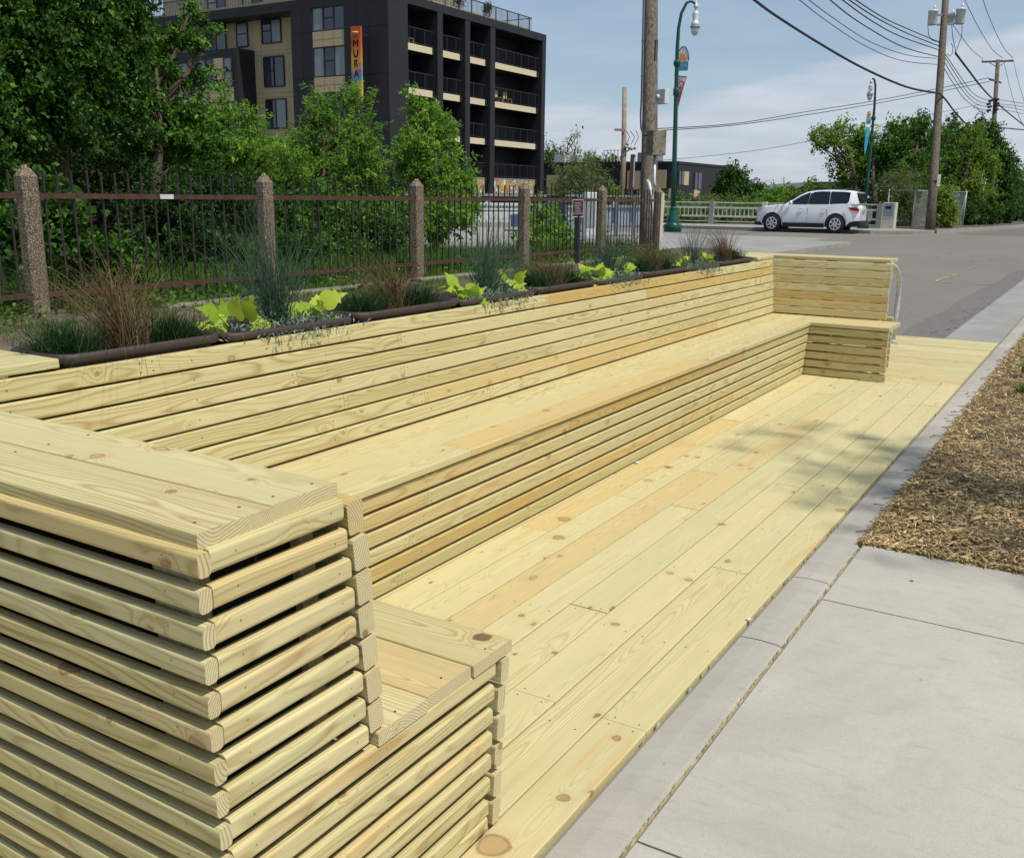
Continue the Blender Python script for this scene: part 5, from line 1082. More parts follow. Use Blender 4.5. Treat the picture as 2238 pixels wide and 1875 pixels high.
    bl(MB().add([(-1.0, -0.80, 1.12), (-0.34, -0.68, 1.49), (-0.34, 0.68, 1.49), (-1.0, 0.80, 1.12)], [(3, 2, 1, 0)]), 'windscreen', M['carglass']).location = (-0.012, 0, 0.012)
    bl(MB().box((-2.0, -0.80, 0.26), (1.95, 0.80, 0.62)), 'underbody', M['black'])
    for cx in (-1.42, 1.36):
        for s_ in (-1, 1):
            wh = bpy.data.objects.new('wheel', None); COL.objects.link(wh); wh.parent = t; wh.location = (cx, s_*0.835, 0.375)
            mb = MB(); prof = [(0.245, -0.11), (0.36, -0.11), (0.385, -0.085), (0.39, 0), (0.385, 0.085), (0.36, 0.11), (0.245, 0.11)]
            mb.lathe((0, 0, 0), prof, 28); o = bl(mb, 'tyre', M['black'], wh); o.rotation_euler = (R(90), 0, 0)
            mb = MB(); yo = s_*0.112
            ring = 24
            for r0, r1 in ((0.205, 0.245),):
                vs = []
                for k in range(ring):
                    a = 2*math.pi*k/ring
                    for r_ in (r0, r1): vs.append((r_*math.cos(a), yo, r_*math.sin(a)))
                mb.add(vs, [(2*k, 2*k+1, (2*k+3) % (2*ring), (2*k+2) % (2*ring)) for k in range(ring)])
            for k in range(7):
                a = 2*math.pi*k/7; mb.bar((0.03*math.cos(a), yo+s_*0.004, 0.03*math.sin(a)), (0.22*math.cos(a), yo+s_*0.002, 0.22*math.sin(a)), 0.05, 0.02, (0, 1, 0))
            mb.lathe((0, 0, 0), [(0.055, 0), (0.055, 0.001)], 12) if False else None
            bl(mb, 'rim', M['galv'] if False else M['lightgrey'], wh)
            bl(MB().tube([(0, s_*0.05, 0), (0, s_*0.106, 0)], [0.24, 0.24], 24), 'hub_shadow', M['black'], wh)
            mb = MB(); R_ = 0.435      # dark wheel-arch lining
            for k in range(0, 181, 15): 
                pass
            vs = []; 
            for k in range(0, 181, 12): a = R(k); vs += [(R_*0.0+ (R_-0.07)*math.cos(a), s_*0.105, (R_-0.07)*math.sin(a)-0.015), ((R_+0.012)*math.cos(a), s_*0.118, (R_+0.012)*math.sin(a)-0.015)]
            m_ = len(vs)//2; mb.add(vs, [(2*k, 2*k+1, 2*k+3, 2*k+2) for k in range(m_-1)]); bl(mb, 'arch_liner', M['black'], wh)
    return t
pf = on(1683, 505.5, 2, -0.13); pr_ = on(1828, 512, 2, -0.13); ctr = (pf+pr_)/2
SC = 1.075; car((ctr.x+0.05, ctr.y+0.75, -0.13), R(2.5), SC)
# blue car roof and corrugated guard panels behind the steel fence
t = thing('metal_barrier', 'blue grey corrugated metal barrier panels behind the steel fence', 'barrier', P(1330, 480, 34))
mb = MB(); a = at(1235, 483, 33); b = at(1402, 481, 36); a.z = b.z = 0.42; dv = (b-a); L_ = dv.length; dv.normalize(); nv = Vector((-dv.y, dv.x, 0)); k = 0; x = 0.0; pts = []
while x < L_: pts.append(a+dv*x+nv*(0.05 if k % 2 else 0)); x += 0.10 if k % 2 else 0.13; k += 1
for p, q in zip(pts, pts[1:]): mb.add([p, q, q+Vector((0, 0, 0.62)), p+Vector((0, 0, 0.62))], [(0, 1, 2, 3)])
mb.build('corrugated_sheet', simple('blue_grey_steel', (0.30, 0.34, 0.42), 0.5, 0.3), t)
MB().bar(a+Vector((0, 0, 0.64))-nv*.03, b+Vector((0, 0, 0.64))-nv*.03, 0.06, 0.08).bar(a-nv*.03, b-nv*.03, 0.06, 0.10).bar(a+Vector((0, 0, 1.0)), b+Vector((0, 0, 1.0)), 0.05, 0.05).build('guard_rail', M['grey'], t)
mb = MB()
for f_ in (0.13, 0.2, 0.27, 0.62, 0.86): p = a+dv*(L_*f_)-nv*0.12; MB().bar((p.x, p.y, -0.3), (p.x, p.y, 1.45), 0.09, 0.09, (0, 1, 0)).build('barrier_post', M['grey'], t)
t = thing('street_box', 'white steel switch box behind the fifth fence post', 'cabinet', P(1296, 480, 31)); c = at(1290, 470, 31)
faced(MB(), Vector((c.x, c.y, 0.65)), 0.45, 1.75, 0.4, 0.2).build('body', M['lightgrey'], t, bevel=0.02); faced(MB(), Vector((c.x, c.y, 0.9))-fw*0.22, 0.3, 0.9, 0.02, 0.2).build('door', M['grey'], t)
t = thing('parked_car', 'blue car half hidden behind the fence and barrier, only roof and glass visible', 'car', P(1228, 470, 38)); c = at(1228, 470, 40)
mb = MB(); prof = [(-2.1, 0.3), (-2.15, 0.75), (-1.2, 0.92), (-0.6, 1.32), (-0.2, 1.42), (0.7, 1.40), (1.35, 1.0), (2.05, 0.9), (2.1, 0.35)]
def slab(mb, prof, w_, mi=0):
    vs = [];
    for s_ in (-1, 1):
        for x, z in prof: ww = w_*(0.82 if z > 1.0 else 1.0); vs.append(Vector((c.x, c.y, -0.13))+rt*x+fw*(s_*ww)+Vector((0, 0, z)))
    n = len(prof); mb.add(vs, [tuple(range(n)), tuple(reversed(range(n, 2*n)))]+[(i, n+i, n+(i+1) % n, (i+1) % n) for i in range(n)], mi); return mb
slab(mb, prof, 0.86).build('body', simple('blue_car_paint', (0.10, 0.13, 0.26), 0.25, 0.3), t, bevel=0.04)
slab(MB(), [(-1.05, 0.95), (-0.55, 1.28), (0.65, 1.33), (1.2, 0.99)], 1.03).build('side_window', M['carglass'], t)
t = thing('rules_sign', 'small brown park sign with white text on a black post behind the fence', 'sign', tuple(at(1262, 560, 17)))
D5 = 16.2; c = at(1263, 456, D5); faced(MB(), c, 0.20, 0.29, 0.012, 0.2).build('sign_face', M['signbrown'], t, bevel=0.004)
fr_ = MB(); a_ = (rt+fw*0.2).normalized()
for s_ in (-1, 1): fr_.bar(c+a_*(0.095*s_)-fw*0.01+Vector((0, 0, -.14)), c+a_*(0.095*s_)-fw*0.01+Vector((0, 0, .14)), 0.007, 0.004, (0, 1, 0)).bar(c-a_*0.095-fw*0.012+Vector((0, 0, .138*s_)), c+a_*0.095-fw*0.012+Vector((0, 0, .138*s_)), 0.004, 0.007)
fr_.build('sign_border', M['white'], t)
text_mesh('lettering', 'PLEASE\nRESPECT\nPARK\nHOURS\nNO DUMPING', 0.042, M['white'], frame(c-fw*0.012, a_, (0, 0, 1)), t, 0.001, spacing=1.0, sx=0.75)
MB().bar(at(1262, 575, D5+.05), at(1263, 470, D5+.05), 0.075, 0.06, (0, 1, 0)).build('sign_post', M['blackpl'], t)
t = thing('bridge_railing', 'white steel lattice footbridge railing seen through the fence', 'railing', P(1085, 480, 44)); mb = MB(); D6 = 44
for v in (446, 457, 466): mb.bar(at(1018, v, D6), at(1150, v+1, D6), 0.10, 0.13 if v != 457 else 0.08)
for k in range(20): u = 1020+k*7; mb.bar(at(u, 468, D6+.1), at(u, 446, D6+.1), 0.10, 0.06, (0, 1, 0))
mb.bar(at(1018, 471, D6), at(1150, 472, D6), 0.2, 0.22).build('lattice', M['lightgrey'], t); mb = MB(); mb.bar(at(1030, 483, D6), at(1135, 484, D6), 0.2, 0.14)
for u in (1036, 1062, 1092, 1120): mb.bar(at(u, 484, D6), at(u, 472, D6), 0.2, 0.2, (0, 1, 0))
mb.build('lower_beam', M['lightgrey'], t)
# ================================================================== APARTMENT BUILDING
ap = thing('apartment_building', 'black and beige apartment block with recessed balconies and murals behind the trees', 'building', (-48, 58, 0))
BX, BY = -39.7, 50.0; FL = [2.75, 5.50, 8.25, 11.0]; TOP = 13.82
def bb(nm, a, b, mat, parent=ap): o = MB().box(a, b).build(nm, mat, parent); return o
def bbs(nm, boxes, mat, parent=ap):
    mb = MB()
    for a, b in boxes: mb.box(a, b)
    return mb.build(nm, mat, parent)
# east face: balcony recesses between fins
bb('core_wall', (-66, 52.0, -0.4), (BX-2.2, 69.8, TOP-0.02), M['blackpl'])
fins = [(49.99, 50.02), (55.25, 55.86), (58.55, 59.14), (61.78, 62.42), (69.30, 69.87)]
bays = [(50.02, 54.98), (55.86, 58.22), (59.14, 61.45), (62.42, 68.86)]
for a, b in fins[1:]: bb('fin_wall', (BX-2.2, a, -0.4), (BX, b, TOP-0.55), M['blackpl'])
bb('roof_band', (BX-2.2, 50.0, 13.30), (BX+0.003, 69.87, TOP), M['blackpl'])
DOORX = BX-2.19
for bi, (a, b) in enumerate(bays):
    ws = fins[bi][1] if bi else 50.02; we = fins[bi+1][0]
    for fi, z in enumerate(FL):
        bbs('balcony_slab', [((BX-2.2, ws, z-0.43), (BX-0.30, we, z))], M['blackpl'])
        if z > 3: bb('slab_edge', (BX-0.30, a, z-0.42), (BX-0.26, b, z), M['cream'])
        rl = MB(); rl.bar((BX-0.34, ws, z+1.02), (BX-0.34, we, z+1.02), 0.05, 0.05); rl.bar((BX-0.34, ws, z+0.10), (BX-0.34, we, z+0.10), 0.03, 0.03)
        k = ws+0.1
        while k < we: rl.box((BX-0.345, k, z+0.1), (BX-0.335, k+0.012, z+1.0)); k += 0.13
        k = ws+0.9
        while k < we: rl.box((BX-0.36, k, z), (BX-0.32, k+0.04, z+1.02)); k += 1.1
        rl.build('balcony_railing', M['wire'], ap)
        if bi in (0, 3):
            y = a+0.15
            dr = bb('balcony_door', (DOORX, y, z+0.02), (DOORX+0.04, y+1.15, z+2.25), M['glass']); bbs('door_frame', [((DOORX+0.04, y+0.55, z), (DOORX+0.07, y+0.62, z+2.25)), ((DOORX+0.04, y, z+1.3), (DOORX+0.06, y+0.6, z+1.36)), ((DOORX+0.04, y+1.12, z), (DOORX+0.07, y+1.19, z+2.3))], M['darkin'], dr)
            bb('wall_panel', (DOORX, y+1.35, z), (DOORX+0.05, y+1.95, z+2.3), M['beige'])
            if (bi, fi) in ((0, 3), (3, 2), (0, 1)):
                ch = MB()
                for yy in (a+1.7, a+3.0): ch.box((BX-1.2, yy, z+0.38), (BX-0.7, yy+0.5, z+0.44)).box((BX-1.22, yy, z+0.4), (BX-1.17, yy+0.5, z+0.95)).box((BX-1.2, yy, z), (BX-1.16, yy+0.04, z+0.4)).box((BX-0.75, yy, z), (BX-0.7, yy+0.04, z+0.4)).box((BX-0.75, yy+.46, z), (BX-0.7, yy+0.5, z+0.4)).box((BX-1.2, yy+.46, z), (BX-1.16, yy+0.5, z+0.4))
                ch.build('balcony_chairs', M['beige'], ap)
    bb('mural', (BX-0.30, a, 1.60), (BX-0.25, b, 2.63), M['mural']); bb('ledge', (BX-0.30, a, 2.64), (BX-0.24, b, 2.72), M['grey'])
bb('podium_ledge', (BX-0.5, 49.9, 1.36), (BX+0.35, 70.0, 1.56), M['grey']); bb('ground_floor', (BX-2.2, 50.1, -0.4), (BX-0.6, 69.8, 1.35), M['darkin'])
mb = MB()
for k in range(14):
    if random.random() < .8: mb.box((BX-0.05, 63+random.uniform(-1, 5.5), 10.35-random.uniform(0, .1)), (BX-0.03, 0, 0)) if False else None
# south face (towards the street): pier, window column, pier, recess
SY = BY
bb('corner_pier', (-43.35, SY, -0.4), (BX+0.004, SY+2.0, TOP-0.6), M['blackpl']); bb('left_pier', (-48.0, SY, -0.4), (-46.1, SY+2.0, TOP-0.6), M['blackpl'])
bb('parapet', (-66, SY-0.003, TOP-0.6), (BX+0.006, SY+2.0, TOP), M['blackpl']); 
def window(x0, x1, z0, z1, y, cols=3, blind=(0,), nm='window'):
    o = MB().box((x0, y+0.06, z0), (x1, y+0.10, z1)).build(nm, M['glass'], ap); w_ = (x1-x0)/cols; fr = MB()
    for k in range(cols+1): fr.box((x0+k*w_-0.035, y, z0), (x0+k*w_+0.035, y+0.06, z1))
    fr.box((x0, y+0.002, z0-0.04), (x1, y+0.062, z0+0.04)).box((x0, y+0.002, z1-0.04), (x1, y+0.062, z1+0.04))
    k = 1 if cols > 2 else 0; fr.box((x0+k*w_, y+0.004, z0+(z1-z0)*0.52), (x0+(k+1)*w_, y+0.05, z0+(z1-z0)*0.56))
    fr.build('window_frame', M['wire'], o)
    if blind: 
        for k in blind: MB().box((x0+k*w_+0.035, y+0.045, z0+0.04), (x0+(k+1)*w_-0.035, y+0.058, z1-0.04)).build('blind', M['blind'], o)
    return o
for z0, z1, bl_ in ((11.78, 13.2, (0,)), (8.93, 10.75, (0, 2)), (6.08, 7.9, (0,)), (3.23, 5.05, (1,)), (0.4, 2.2, ())): window(-46.1, -43.35, z0, z1, SY+0.05, 3, bl_)
for z in (10.79, 7.94, 5.09, 2.24):
    o = bb('spandrel_panel', (-46.1, SY+0.04, z), (-43.35, SY+0.3, z+0.95), M['beige'])
    bbs('panel_joint', [((-46.1, SY+0.034, z+0.45), (-43.35, SY+0.041, z+0.465)), ((-45.2, SY+0.033, z), (-45.185, SY+0.041, z+0.95)), ((-44.3, SY+0.033, z), (-44.285, SY+0.041, z+0.95))], M['pole'], o)
for x in (-41.3, -42.3, -47.0): bb('panel_joint', (x, SY-0.008, 0), (x+0.012, SY-0.001, TOP-0.6), M['darkin'])
for z in (11.75, 8.9, 6.05, 3.2): bbs('panel_joint', [((-43.35, SY-0.008, z), (BX, SY-0.001, z+0.012)), ((-48, SY-0.008, z), (-46.1, SY-0.001, z+0.012))], M['darkin'])
bb('core_wall', (-46.1, SY+0.3, -0.4), (-43.35, SY+2.0, TOP-0.6), M['darkin'])
RY = 51.7
o = bb('recessed_wall', (-66, RY, -0.4), (-48.0, 52.0, TOP-0.6), M['beige'])
bbs('panel_joint', [((-66, RY-0.006, z), (-48, RY, z+0.015)) for z in (2.0, 2.6, 5.0, 5.5, 8.0, 8.3, 11.15, 10.85)]+[((x, RY-0.006, 0), (x+0.015, RY, 13.2)) for x in (-48.8, -50.0, -52.6, -53.4)], M['pole'], o)
window(-52.34, -50.52, 11.65, 13.15, RY-0.12, 2, (1,)); window(-52.30, -50.36, 8.74, 10.73, RY-0.12, 2, ()); window(-52.25, -50.3, 5.9, 7.87, RY-0.12, 2, (1,)); window(-52.2, -50.3, 3.0, 4.95, RY-0.12, 2, ())
window(-54.86, -53.77, 11.58, 13.15, RY-0.12, 1, (0,)); window(-58.0, -56.0, 11.4, 13.15, RY-0.12, 2, (1,)); window(-62.0, -60.0, 11.4, 13.15, RY-0.12, 2, ())
bb('projecting_bay', (-61, SY, 2.0), (-53.24, RY, 11.24), M['blackpl'])
for z in (7.9, 5.05, 2.3):
    bb('spandrel_panel', (-60.4, SY-0.02, z-0.2), (-53.72, SY-0.004, z+0.78 if z > 7 else z+0.75), M['beige']); bb('wall_panel', (-55.6, SY-0.02, z+0.8), (-54.55, SY-0.004, z+2.75 if z > 7 else z+2.6), M['beige'])
    window(-54.5, -53.75, z+0.8, z+2.74 if z > 7 else z+2.6, SY-0.09, 1, (0,)); window(-57.2, -55.62, z+0.8, z+2.74 if z > 7 else z+2.6, SY-0.09, 2, (0,)); window(-60.3, -58.3, z+0.8, z+2.6, SY-0.09, 2, (1,))
rl = MB(); rl.bar((-61, SY+0.1, 12.3), (-55.2, SY+0.1, 12.3), 0.05, 0.05)
for k in range(45): rl.box((-61+k*0.13, SY+0.09, 11.24), (-60.985+k*0.13, SY+0.11, 12.3))
rl.build('balcony_railing', M['wire'], ap)
# roof terrace and set back top storey
bb('top_storey', (-66, 54.5, TOP+0.001), (-42.4, 61.5, TOP+3.4), M['greywall'])
for x in (-60.8, -57.0, -53.0, -49, -45.5): window(x, x+1.9, TOP+0.5, TOP+2.6, 54.38, 3 if x > -50 else 2, (0,))
mb = MB(); ty = TOP
mb.bar((BX-0.5, 50.4, ty+1.05), (BX-0.5, 68.4, ty+1.05), 0.05, 0.06); mb.bar((BX-0.5, 50.4, ty+1.05), (-66, 50.4, ty+1.05), 0.05, 0.06); mb.bar((BX-0.5, 68.4, ty+1.05), (-45, 68.4, ty+1.05), 0.05, 0.05)
k = 50.4
while k < 68.4: mb.box((BX-0.51, k, ty), (BX-0.49, k+0.02, ty+1.05)); k += 0.16
k = 50.4
while k < 68.5: mb.box((BX-0.53, k, ty), (BX-0.47, k+0.06, ty+1.05)); k += 1.6
k = -66
while k < BX-0.5: mb.box((k, 50.39, ty), (k+0.02, 50.41, ty+1.05)); k += 0.16
mb.build('terrace_railing', M['wire'], ap)
bb('terrace_kerb', (-66, 50.6, TOP+0.001), (BX-0.65, 68.2, TOP+0.28), M['beige'])
for (x, y, sc_, c_) in ((-40.9, 56.0, 0.55, 'green'), (-41.0, 59.6, 0.5, 'dark'), (-40.9, 63.2, 0.4, 'dark')):
    t = thing('terrace_plant', f'{"bright green" if c_ == "green" else "dark"} potted shrub on the roof terrace, {"nearest the corner" if y < 57 else ("middle one" if y < 60 else "farthest along")}', 'plant', (x, y, TOP)); n = 500
    MB().lathe((x, y, TOP+0.28), [(0.18, 0), (0.24, 0.35)], 10).build('pot', M['pole2'], t)
    leaf_cloud('foliage', np.array([[x, y, TOP+0.6+sc_]])+RNG.normal(0, 0.42*sc_, (n, 3))*np.array([1, 1, 1.3]), 0.14, L['fresh'] if c_ == 'green' else L['deep'], t)
# vertical MURALS blade sign
bs = thing('blade_sign', 'tall colourful vertical sign reading THE MURALS on the black corner pier', 'sign', (-41.6, SY-0.6, 9.35))
sgx0, sgx1 = -42.10, -41.22
MB().box((sgx0, SY-0.85, 7.1), (sgx1, SY-0.70, 11.65)).build('sign_panel', M['sign'], bs, origin=(-41.66, SY-0.78, 9.38), bevel=0.05)
MB().box((sgx0-0.012, SY-0.86, 7.12), (sgx0-0.001, SY-0.69, 11.63)).build('sign_edge', M['darkin'], bs)
for k, s_ in enumerate('MURALS'):
    z = 10.62-0.60*k
    text_mesh('letter', s_, 0.66, M['darkin'], frame((-41.66, SY-0.852, z), (1, 0, 0), (0, 0, 1)), bs, 0.004, sx=0.98)
    text_mesh('letter', s_, 0.56, M['grey'], frame((-41.66, SY-0.858, z), (1, 0, 0), (0, 0, 1)), bs, 0.004, sx=0.95)
text_mesh('small_lettering', 'THE', 0.2, M['darkin'], frame((-41.66, SY-0.855, 11.02), (1, 0, 0), (0, 0, 1)), bs, 0.003)
MB().lathe((-41.66, SY-0.87, 11.2), [(0.02, 0), (0.22, 0.03), (0.25, 0.12), (0.1, 0.14)], 12).build('emblem', simple('yellow_enamel', (0.6, 0.5, 0.1), 0.4), bs).scale = (1, 1, 1)
for k, ww in enumerate((0.42, 0.52)): MB().box((-41.5-ww/2, SY-0.856, 7.32-0.14*k), (-41.5+ww/2, SY-0.851, 7.42-0.14*k)).build('small_print', M['white'], bs)
MB().bar((-41.4, SY, 11.2), (-41.4, SY-0.7, 11.2), 0.06, 0.06).bar((-41.4, SY, 7.5), (-41.4, SY-0.7, 7.5), 0.06, 0.06).build('bracket', M['wire'], bs)
# ================================================================== LOW BUILDING BEYOND THE BRIDGE
lb = thing('low_building', 'long low black and beige building beyond the cross street', 'building', (-45, 92, 0)); Y0 = 88.0
xr = on(1480, 400, 1, Y0).x; zt = on(1480, 358, 1, Y0).z; xe = xr+0.001
bb('wall', (-75, Y0, -0.4), (xr, 104, zt), M['blackpl'], lb)
def XL(u): return on(u, 400, 1, Y0).x
for u0, u1, v0, v1 in ((1195, 1222, 383, 430), (1371, 1400, 374, 415), (1434, 1456, 372, 412), (1399, 1434, 374, 440)):
    bb('wall_panel', (XL(u0), Y0-0.06, on(1400, v1, 1, Y0).z), (XL(u1), Y0-0.002, on(1400, v0, 1, Y0).z), M['beige'], lb)
# right face with windows (faces +X)
ye = on(1556, 400, 0, xr).y
for u0, u1, v0, v1, mt_ in ((1482, 1494, 374, 404, 'glass'), (1494, 1504, 375, 405, 'beige'), (1517, 1532, 377, 413, 'glass'), (1517, 1530, 415, 436, 'beige')):
    ya = on(u0, 400, 0, xr).y; yb = on(u1, 400, 0, xr).y; za = on(u0, v1, 0, xr).z; zb_ = on(u0, v0, 0, xr).z
    o = MB().box((xr+0.002, ya, za), (xr+0.05, yb, zb_)).build('window' if mt_ == 'glass' else 'wall_panel', M[mt_], lb)
    if mt_ == 'glass': MB().box((xr+0.05, (ya+yb)/2-0.06, za), (xr+0.08, (ya+yb)/2+0.06, zb_)).box((xr+0.05, ya-0.1, za), (xr+0.08, ya+0.1, zb_)).build('window_frame', M['wire'], o)
o = bb('roof_edge', (-75, Y0-0.05, zt), (xr+0.06, 104.1, zt+0.22), M['blackpl'], lb)
hv = MB(); x0 = XL(1372); x1 = XL(1402); hv.box((x0, Y0+2, zt+0.22), (x1, Y0+5, zt+1.15)); hv.build('rooftop_unit', M['grey'], lb)
x0 = XL(1200); hv = MB().box((x0, Y0+1, zt+0.22), (x0+1.2, Y0+2.4, zt+1.0)).box((x0+1.8, Y0+1, zt+0.22), (x0+2.6, Y0+2.4, zt+0.9)).build('rooftop_unit', M['lightgrey'], lb)
rl = MB(); xa, xb_ = XL(1308), XL(1346)
rl.bar((xa, Y0+1, zt+1.35), (xb_, Y0+1, zt+1.35), 0.06, 0.06)
for k in range(6): x = xa+(xb_-xa)*k/5; rl.box((x-0.03, Y0+0.97, zt+0.2), (x+0.03, Y0+1.03, zt+1.35))
rl.build('roof_railing', M['lightgrey'], lb)
# far low hangar roof on the right, behind the small trees
t = thing('hall_building', 'far grey barrel roofed hall half hidden behind trees above the car', 'building', tuple(at(1750, 440, 130))); mb = MB(); D7 = 130
pts = [at(1655, 432, D7), at(1700, 412, D7), at(1740, 401, D7), at(1775, 398, D7), at(1850, 396, D7+4), at(1890, 399, D7+6), at(1890, 450, D7+6), at(1655, 450, D7)]
bk = fw*14; n = len(pts); mb.add([tuple(p) for p in pts]+[tuple(p+bk) for p in pts], [tuple(range(n)), tuple(reversed(range(n, 2*n)))]+[(i, n+i, n+(i+1) % n, (i+1) % n) for i in range(n)]); mb.build('roof', simple('hall_roof_grey', (0.16, 0.17, 0.16), 0.7), t)
faced(MB(), at(1720, 433, D7-2), 8, 2.2, 1.0).build('wall', simple('hall_wall_green', (0.01, 0.06, 0.06), 0.6), t)
t = thing('chimney_pole', 'thin pale pole rising above the trees left of the barrel roofed hall', 'pole', tuple(at(1713, 430, 100))); MB().tube([at(1713, 440, 100), at(1713.5, 387, 100)], 0.07, 8).build('shaft', M['pole2'], t)
# ================================================================== TREES AND PLANTS
def tree(label, base, blobs, nclus, per, size, mat, tr=0.12, spread=0.16, name='tree', cat='tree', group=None, droop=0.5, aspect=0.5, limbs=True, shell=0.38, lv=0.45):
    """blobs: (centre, (rx, ry, rz)) crown masses; clusters of leaves sit on twigs inside them"""
    base = Vector(base); t = thing(name, label, cat, tuple(base), group); r = RNG; per = int(per*1.75)
    vols = np.array([b[1][0]*b[1][1]*b[1][2] for b in blobs])**0.72; cnt = np.maximum(3, (nclus*0.58*vols/vols.sum()).astype(int)); C = []; O = []; LB = []; mbt = MB(); mbl = MB()
    top = max(b[0][2]+b[1][2]*0.3 for b in blobs); cx = sum(b[0][0] for b in blobs)/len(blobs); cy = sum(b[0][1] for b in blobs)/len(blobs)
    tp = Vector((cx*0.5+base.x*0.5, cy*0.5+base.y*0.5, base.z+(top-base.z)*0.75))
    pts = [base-Vector((0, 0, 0.1)), base+(tp-base)*0.33+Vector((r.normal(0, .05), r.normal(0, .05), 0)), base+(tp-base)*0.66+Vector((r.normal(0, .08), r.normal(0, .08), 0)), tp]
    mbt.tube(pts, [tr, tr*0.8, tr*0.55, tr*0.2], 9)
    for (c, rad), n in zip(blobs, cnt):
        c = np.array(c); rad = np.array(rad)
        d = r.normal(size=(n, 3)); d /= np.linalg.norm(d, axis=1)[:, None]; k = r.random(n)**shell
        ctr = c+d*rad*k[:, None]*(1+0.22*np.sin(d[:, 0:1]*5+c[0])+0.15*np.sin(d[:, 1:2]*7+c[1]))
        if limbs:
            f_ = min(0.9, max(0.25, (c[2]-base.z)/(tp.z-base.z+1e-6)*0.7)); p0 = base+(tp-base)*f_; p1 = Vector(c); mbl.tube([p0, (p0+p1)/2+Vector((0, 0, -0.06*(p1-p0).length)), p1], [tr*0.42, tr*0.28, tr*0.1], 6)
            for j in range(min(n, 14)): q = Vector(ctr[j]); m0 = p1.lerp(p0, r.random()*0.4); mbl.tube([m0, (m0+q)/2+Vector((0, 0, .03)), q], [tr*0.10, tr*0.06, tr*0.02], 4, caps=False)
        tw = r.normal(size=(n, 3))*0.6+d; tw[:, 2] += 0.1-droop*0.4; tw /= np.linalg.norm(tw, axis=1)[:, None]
        s_ = (r.random((n, per))-0.35)*spread*3.0
        pos = ctr[:, None]+tw[:, None]*s_[:, :, None]+r.normal(size=(n, per, 3))*spread*0.36
        C.append(pos.reshape(-1, 3)); O.append(np.repeat(d, per, 0)); LB.append(np.repeat(np.clip(lv+r.normal(0, 0.19, n)+0.10*d[:, 2], 0, 1), per))  # leaf tone varies by cluster and lightens upward, standing in for crown lighting
    C = np.concatenate(C); O = np.concatenate(O); LB = np.concatenate(LB)
    leaf_cloud('crown', C, size, mat, t, tuple(base), O*0.6, droop, aspect, LB)
    mbt.build('trunk', M['bark'], t)
    if limbs: mbl.build('limbs', M['bark'], t)
    return t
def bl(u, v, d, rpx, ry=None, dep=1.0):
    """crown mass seen at (u, v), distance d, with its radius given as it appears"""
    c = at(u, v, d); r_ = rpx/FPX*d; rv = (ry or rpx)/FPX*d; return ((c.x, c.y, c.z), (r_*dep, r_*dep, rv))
def gbase(u, d, z=-0.25): c = at(u, 600, d); return (c.x, c.y, z)
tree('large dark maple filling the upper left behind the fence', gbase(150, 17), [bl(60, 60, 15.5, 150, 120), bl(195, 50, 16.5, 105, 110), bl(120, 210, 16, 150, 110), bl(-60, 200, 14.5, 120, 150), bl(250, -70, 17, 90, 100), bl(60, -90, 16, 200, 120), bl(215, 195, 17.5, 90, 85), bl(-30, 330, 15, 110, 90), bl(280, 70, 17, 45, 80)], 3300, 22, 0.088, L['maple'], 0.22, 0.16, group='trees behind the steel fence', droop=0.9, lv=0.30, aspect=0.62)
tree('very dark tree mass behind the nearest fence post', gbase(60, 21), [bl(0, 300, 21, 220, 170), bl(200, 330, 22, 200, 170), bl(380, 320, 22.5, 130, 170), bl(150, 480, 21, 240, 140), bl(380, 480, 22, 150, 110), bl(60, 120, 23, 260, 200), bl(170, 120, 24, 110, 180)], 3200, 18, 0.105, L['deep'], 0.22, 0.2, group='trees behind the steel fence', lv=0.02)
tree('leafy branch tree reaching right in front of the apartment block', gbase(330, 18.5), [bl(335, 120, 18.5, 36, 40), bl(385, 90, 18.5, 36, 18), bl(417, 20, 18.7, 13, 38), bl(445, 95, 18.5, 24, 13), bl(365, 160, 18.5, 44, 24), bl(300, 215, 18.3, 60, 28), bl(385, 245, 18.6, 60, 26), bl(440, 175, 18.6, 16, 44), bl(340, 300, 18.5, 70, 38), bl(430, 310, 18.8, 60, 38), bl(478, 72, 18.6, 13, 10), bl(300, 30, 18.5, 22, 60)], 900, 20, 0.082, L['maple'], 0.12, 0.12, group='trees behind the steel fence', droop=0.9, lv=0.55, aspect=0.6)
tree('fresh green sapling with a thin leafy tip before the beige wall', gbase(500, 20), [bl(483, 195, 20, 14, 34), bl(500, 250, 20, 32, 30), bl(455, 275, 20, 34, 26), bl(545, 265, 20, 30, 26), bl(520, 330, 20, 60, 36), bl(440, 370, 20, 60, 45), bl(590, 340, 20, 50, 30)], 560, 20, 0.088, L['fresh'], 0.07, 0.12, group='trees behind the steel fence', droop=0.3, aspect=0.34, lv=0.6)
tree('bushy ash tree rising in front of the MURALS sign', gbase(720, 21.5), [bl(760, 215, 21.5, 40, 26), bl(712, 250, 21.5, 48, 32), bl(690, 215, 21.6, 20, 14), bl(810, 225, 21.5, 14, 22), bl(750, 300, 21.5, 70, 45), bl(660, 330, 21.5, 60, 45), bl(800, 335, 21.5, 40, 40), bl(700, 390, 21.5, 110, 50), bl(810, 390, 21.5, 40, 40), bl(600, 400, 21.5, 70, 45), bl(690, 470, 21.5, 130, 50), bl(560, 340, 21.8, 40, 35)], 1500, 20, 0.092, L['fresh'], 0.10, 0.13, group='trees behind the steel fence', droop=0.35, aspect=0.36, lv=0.42)
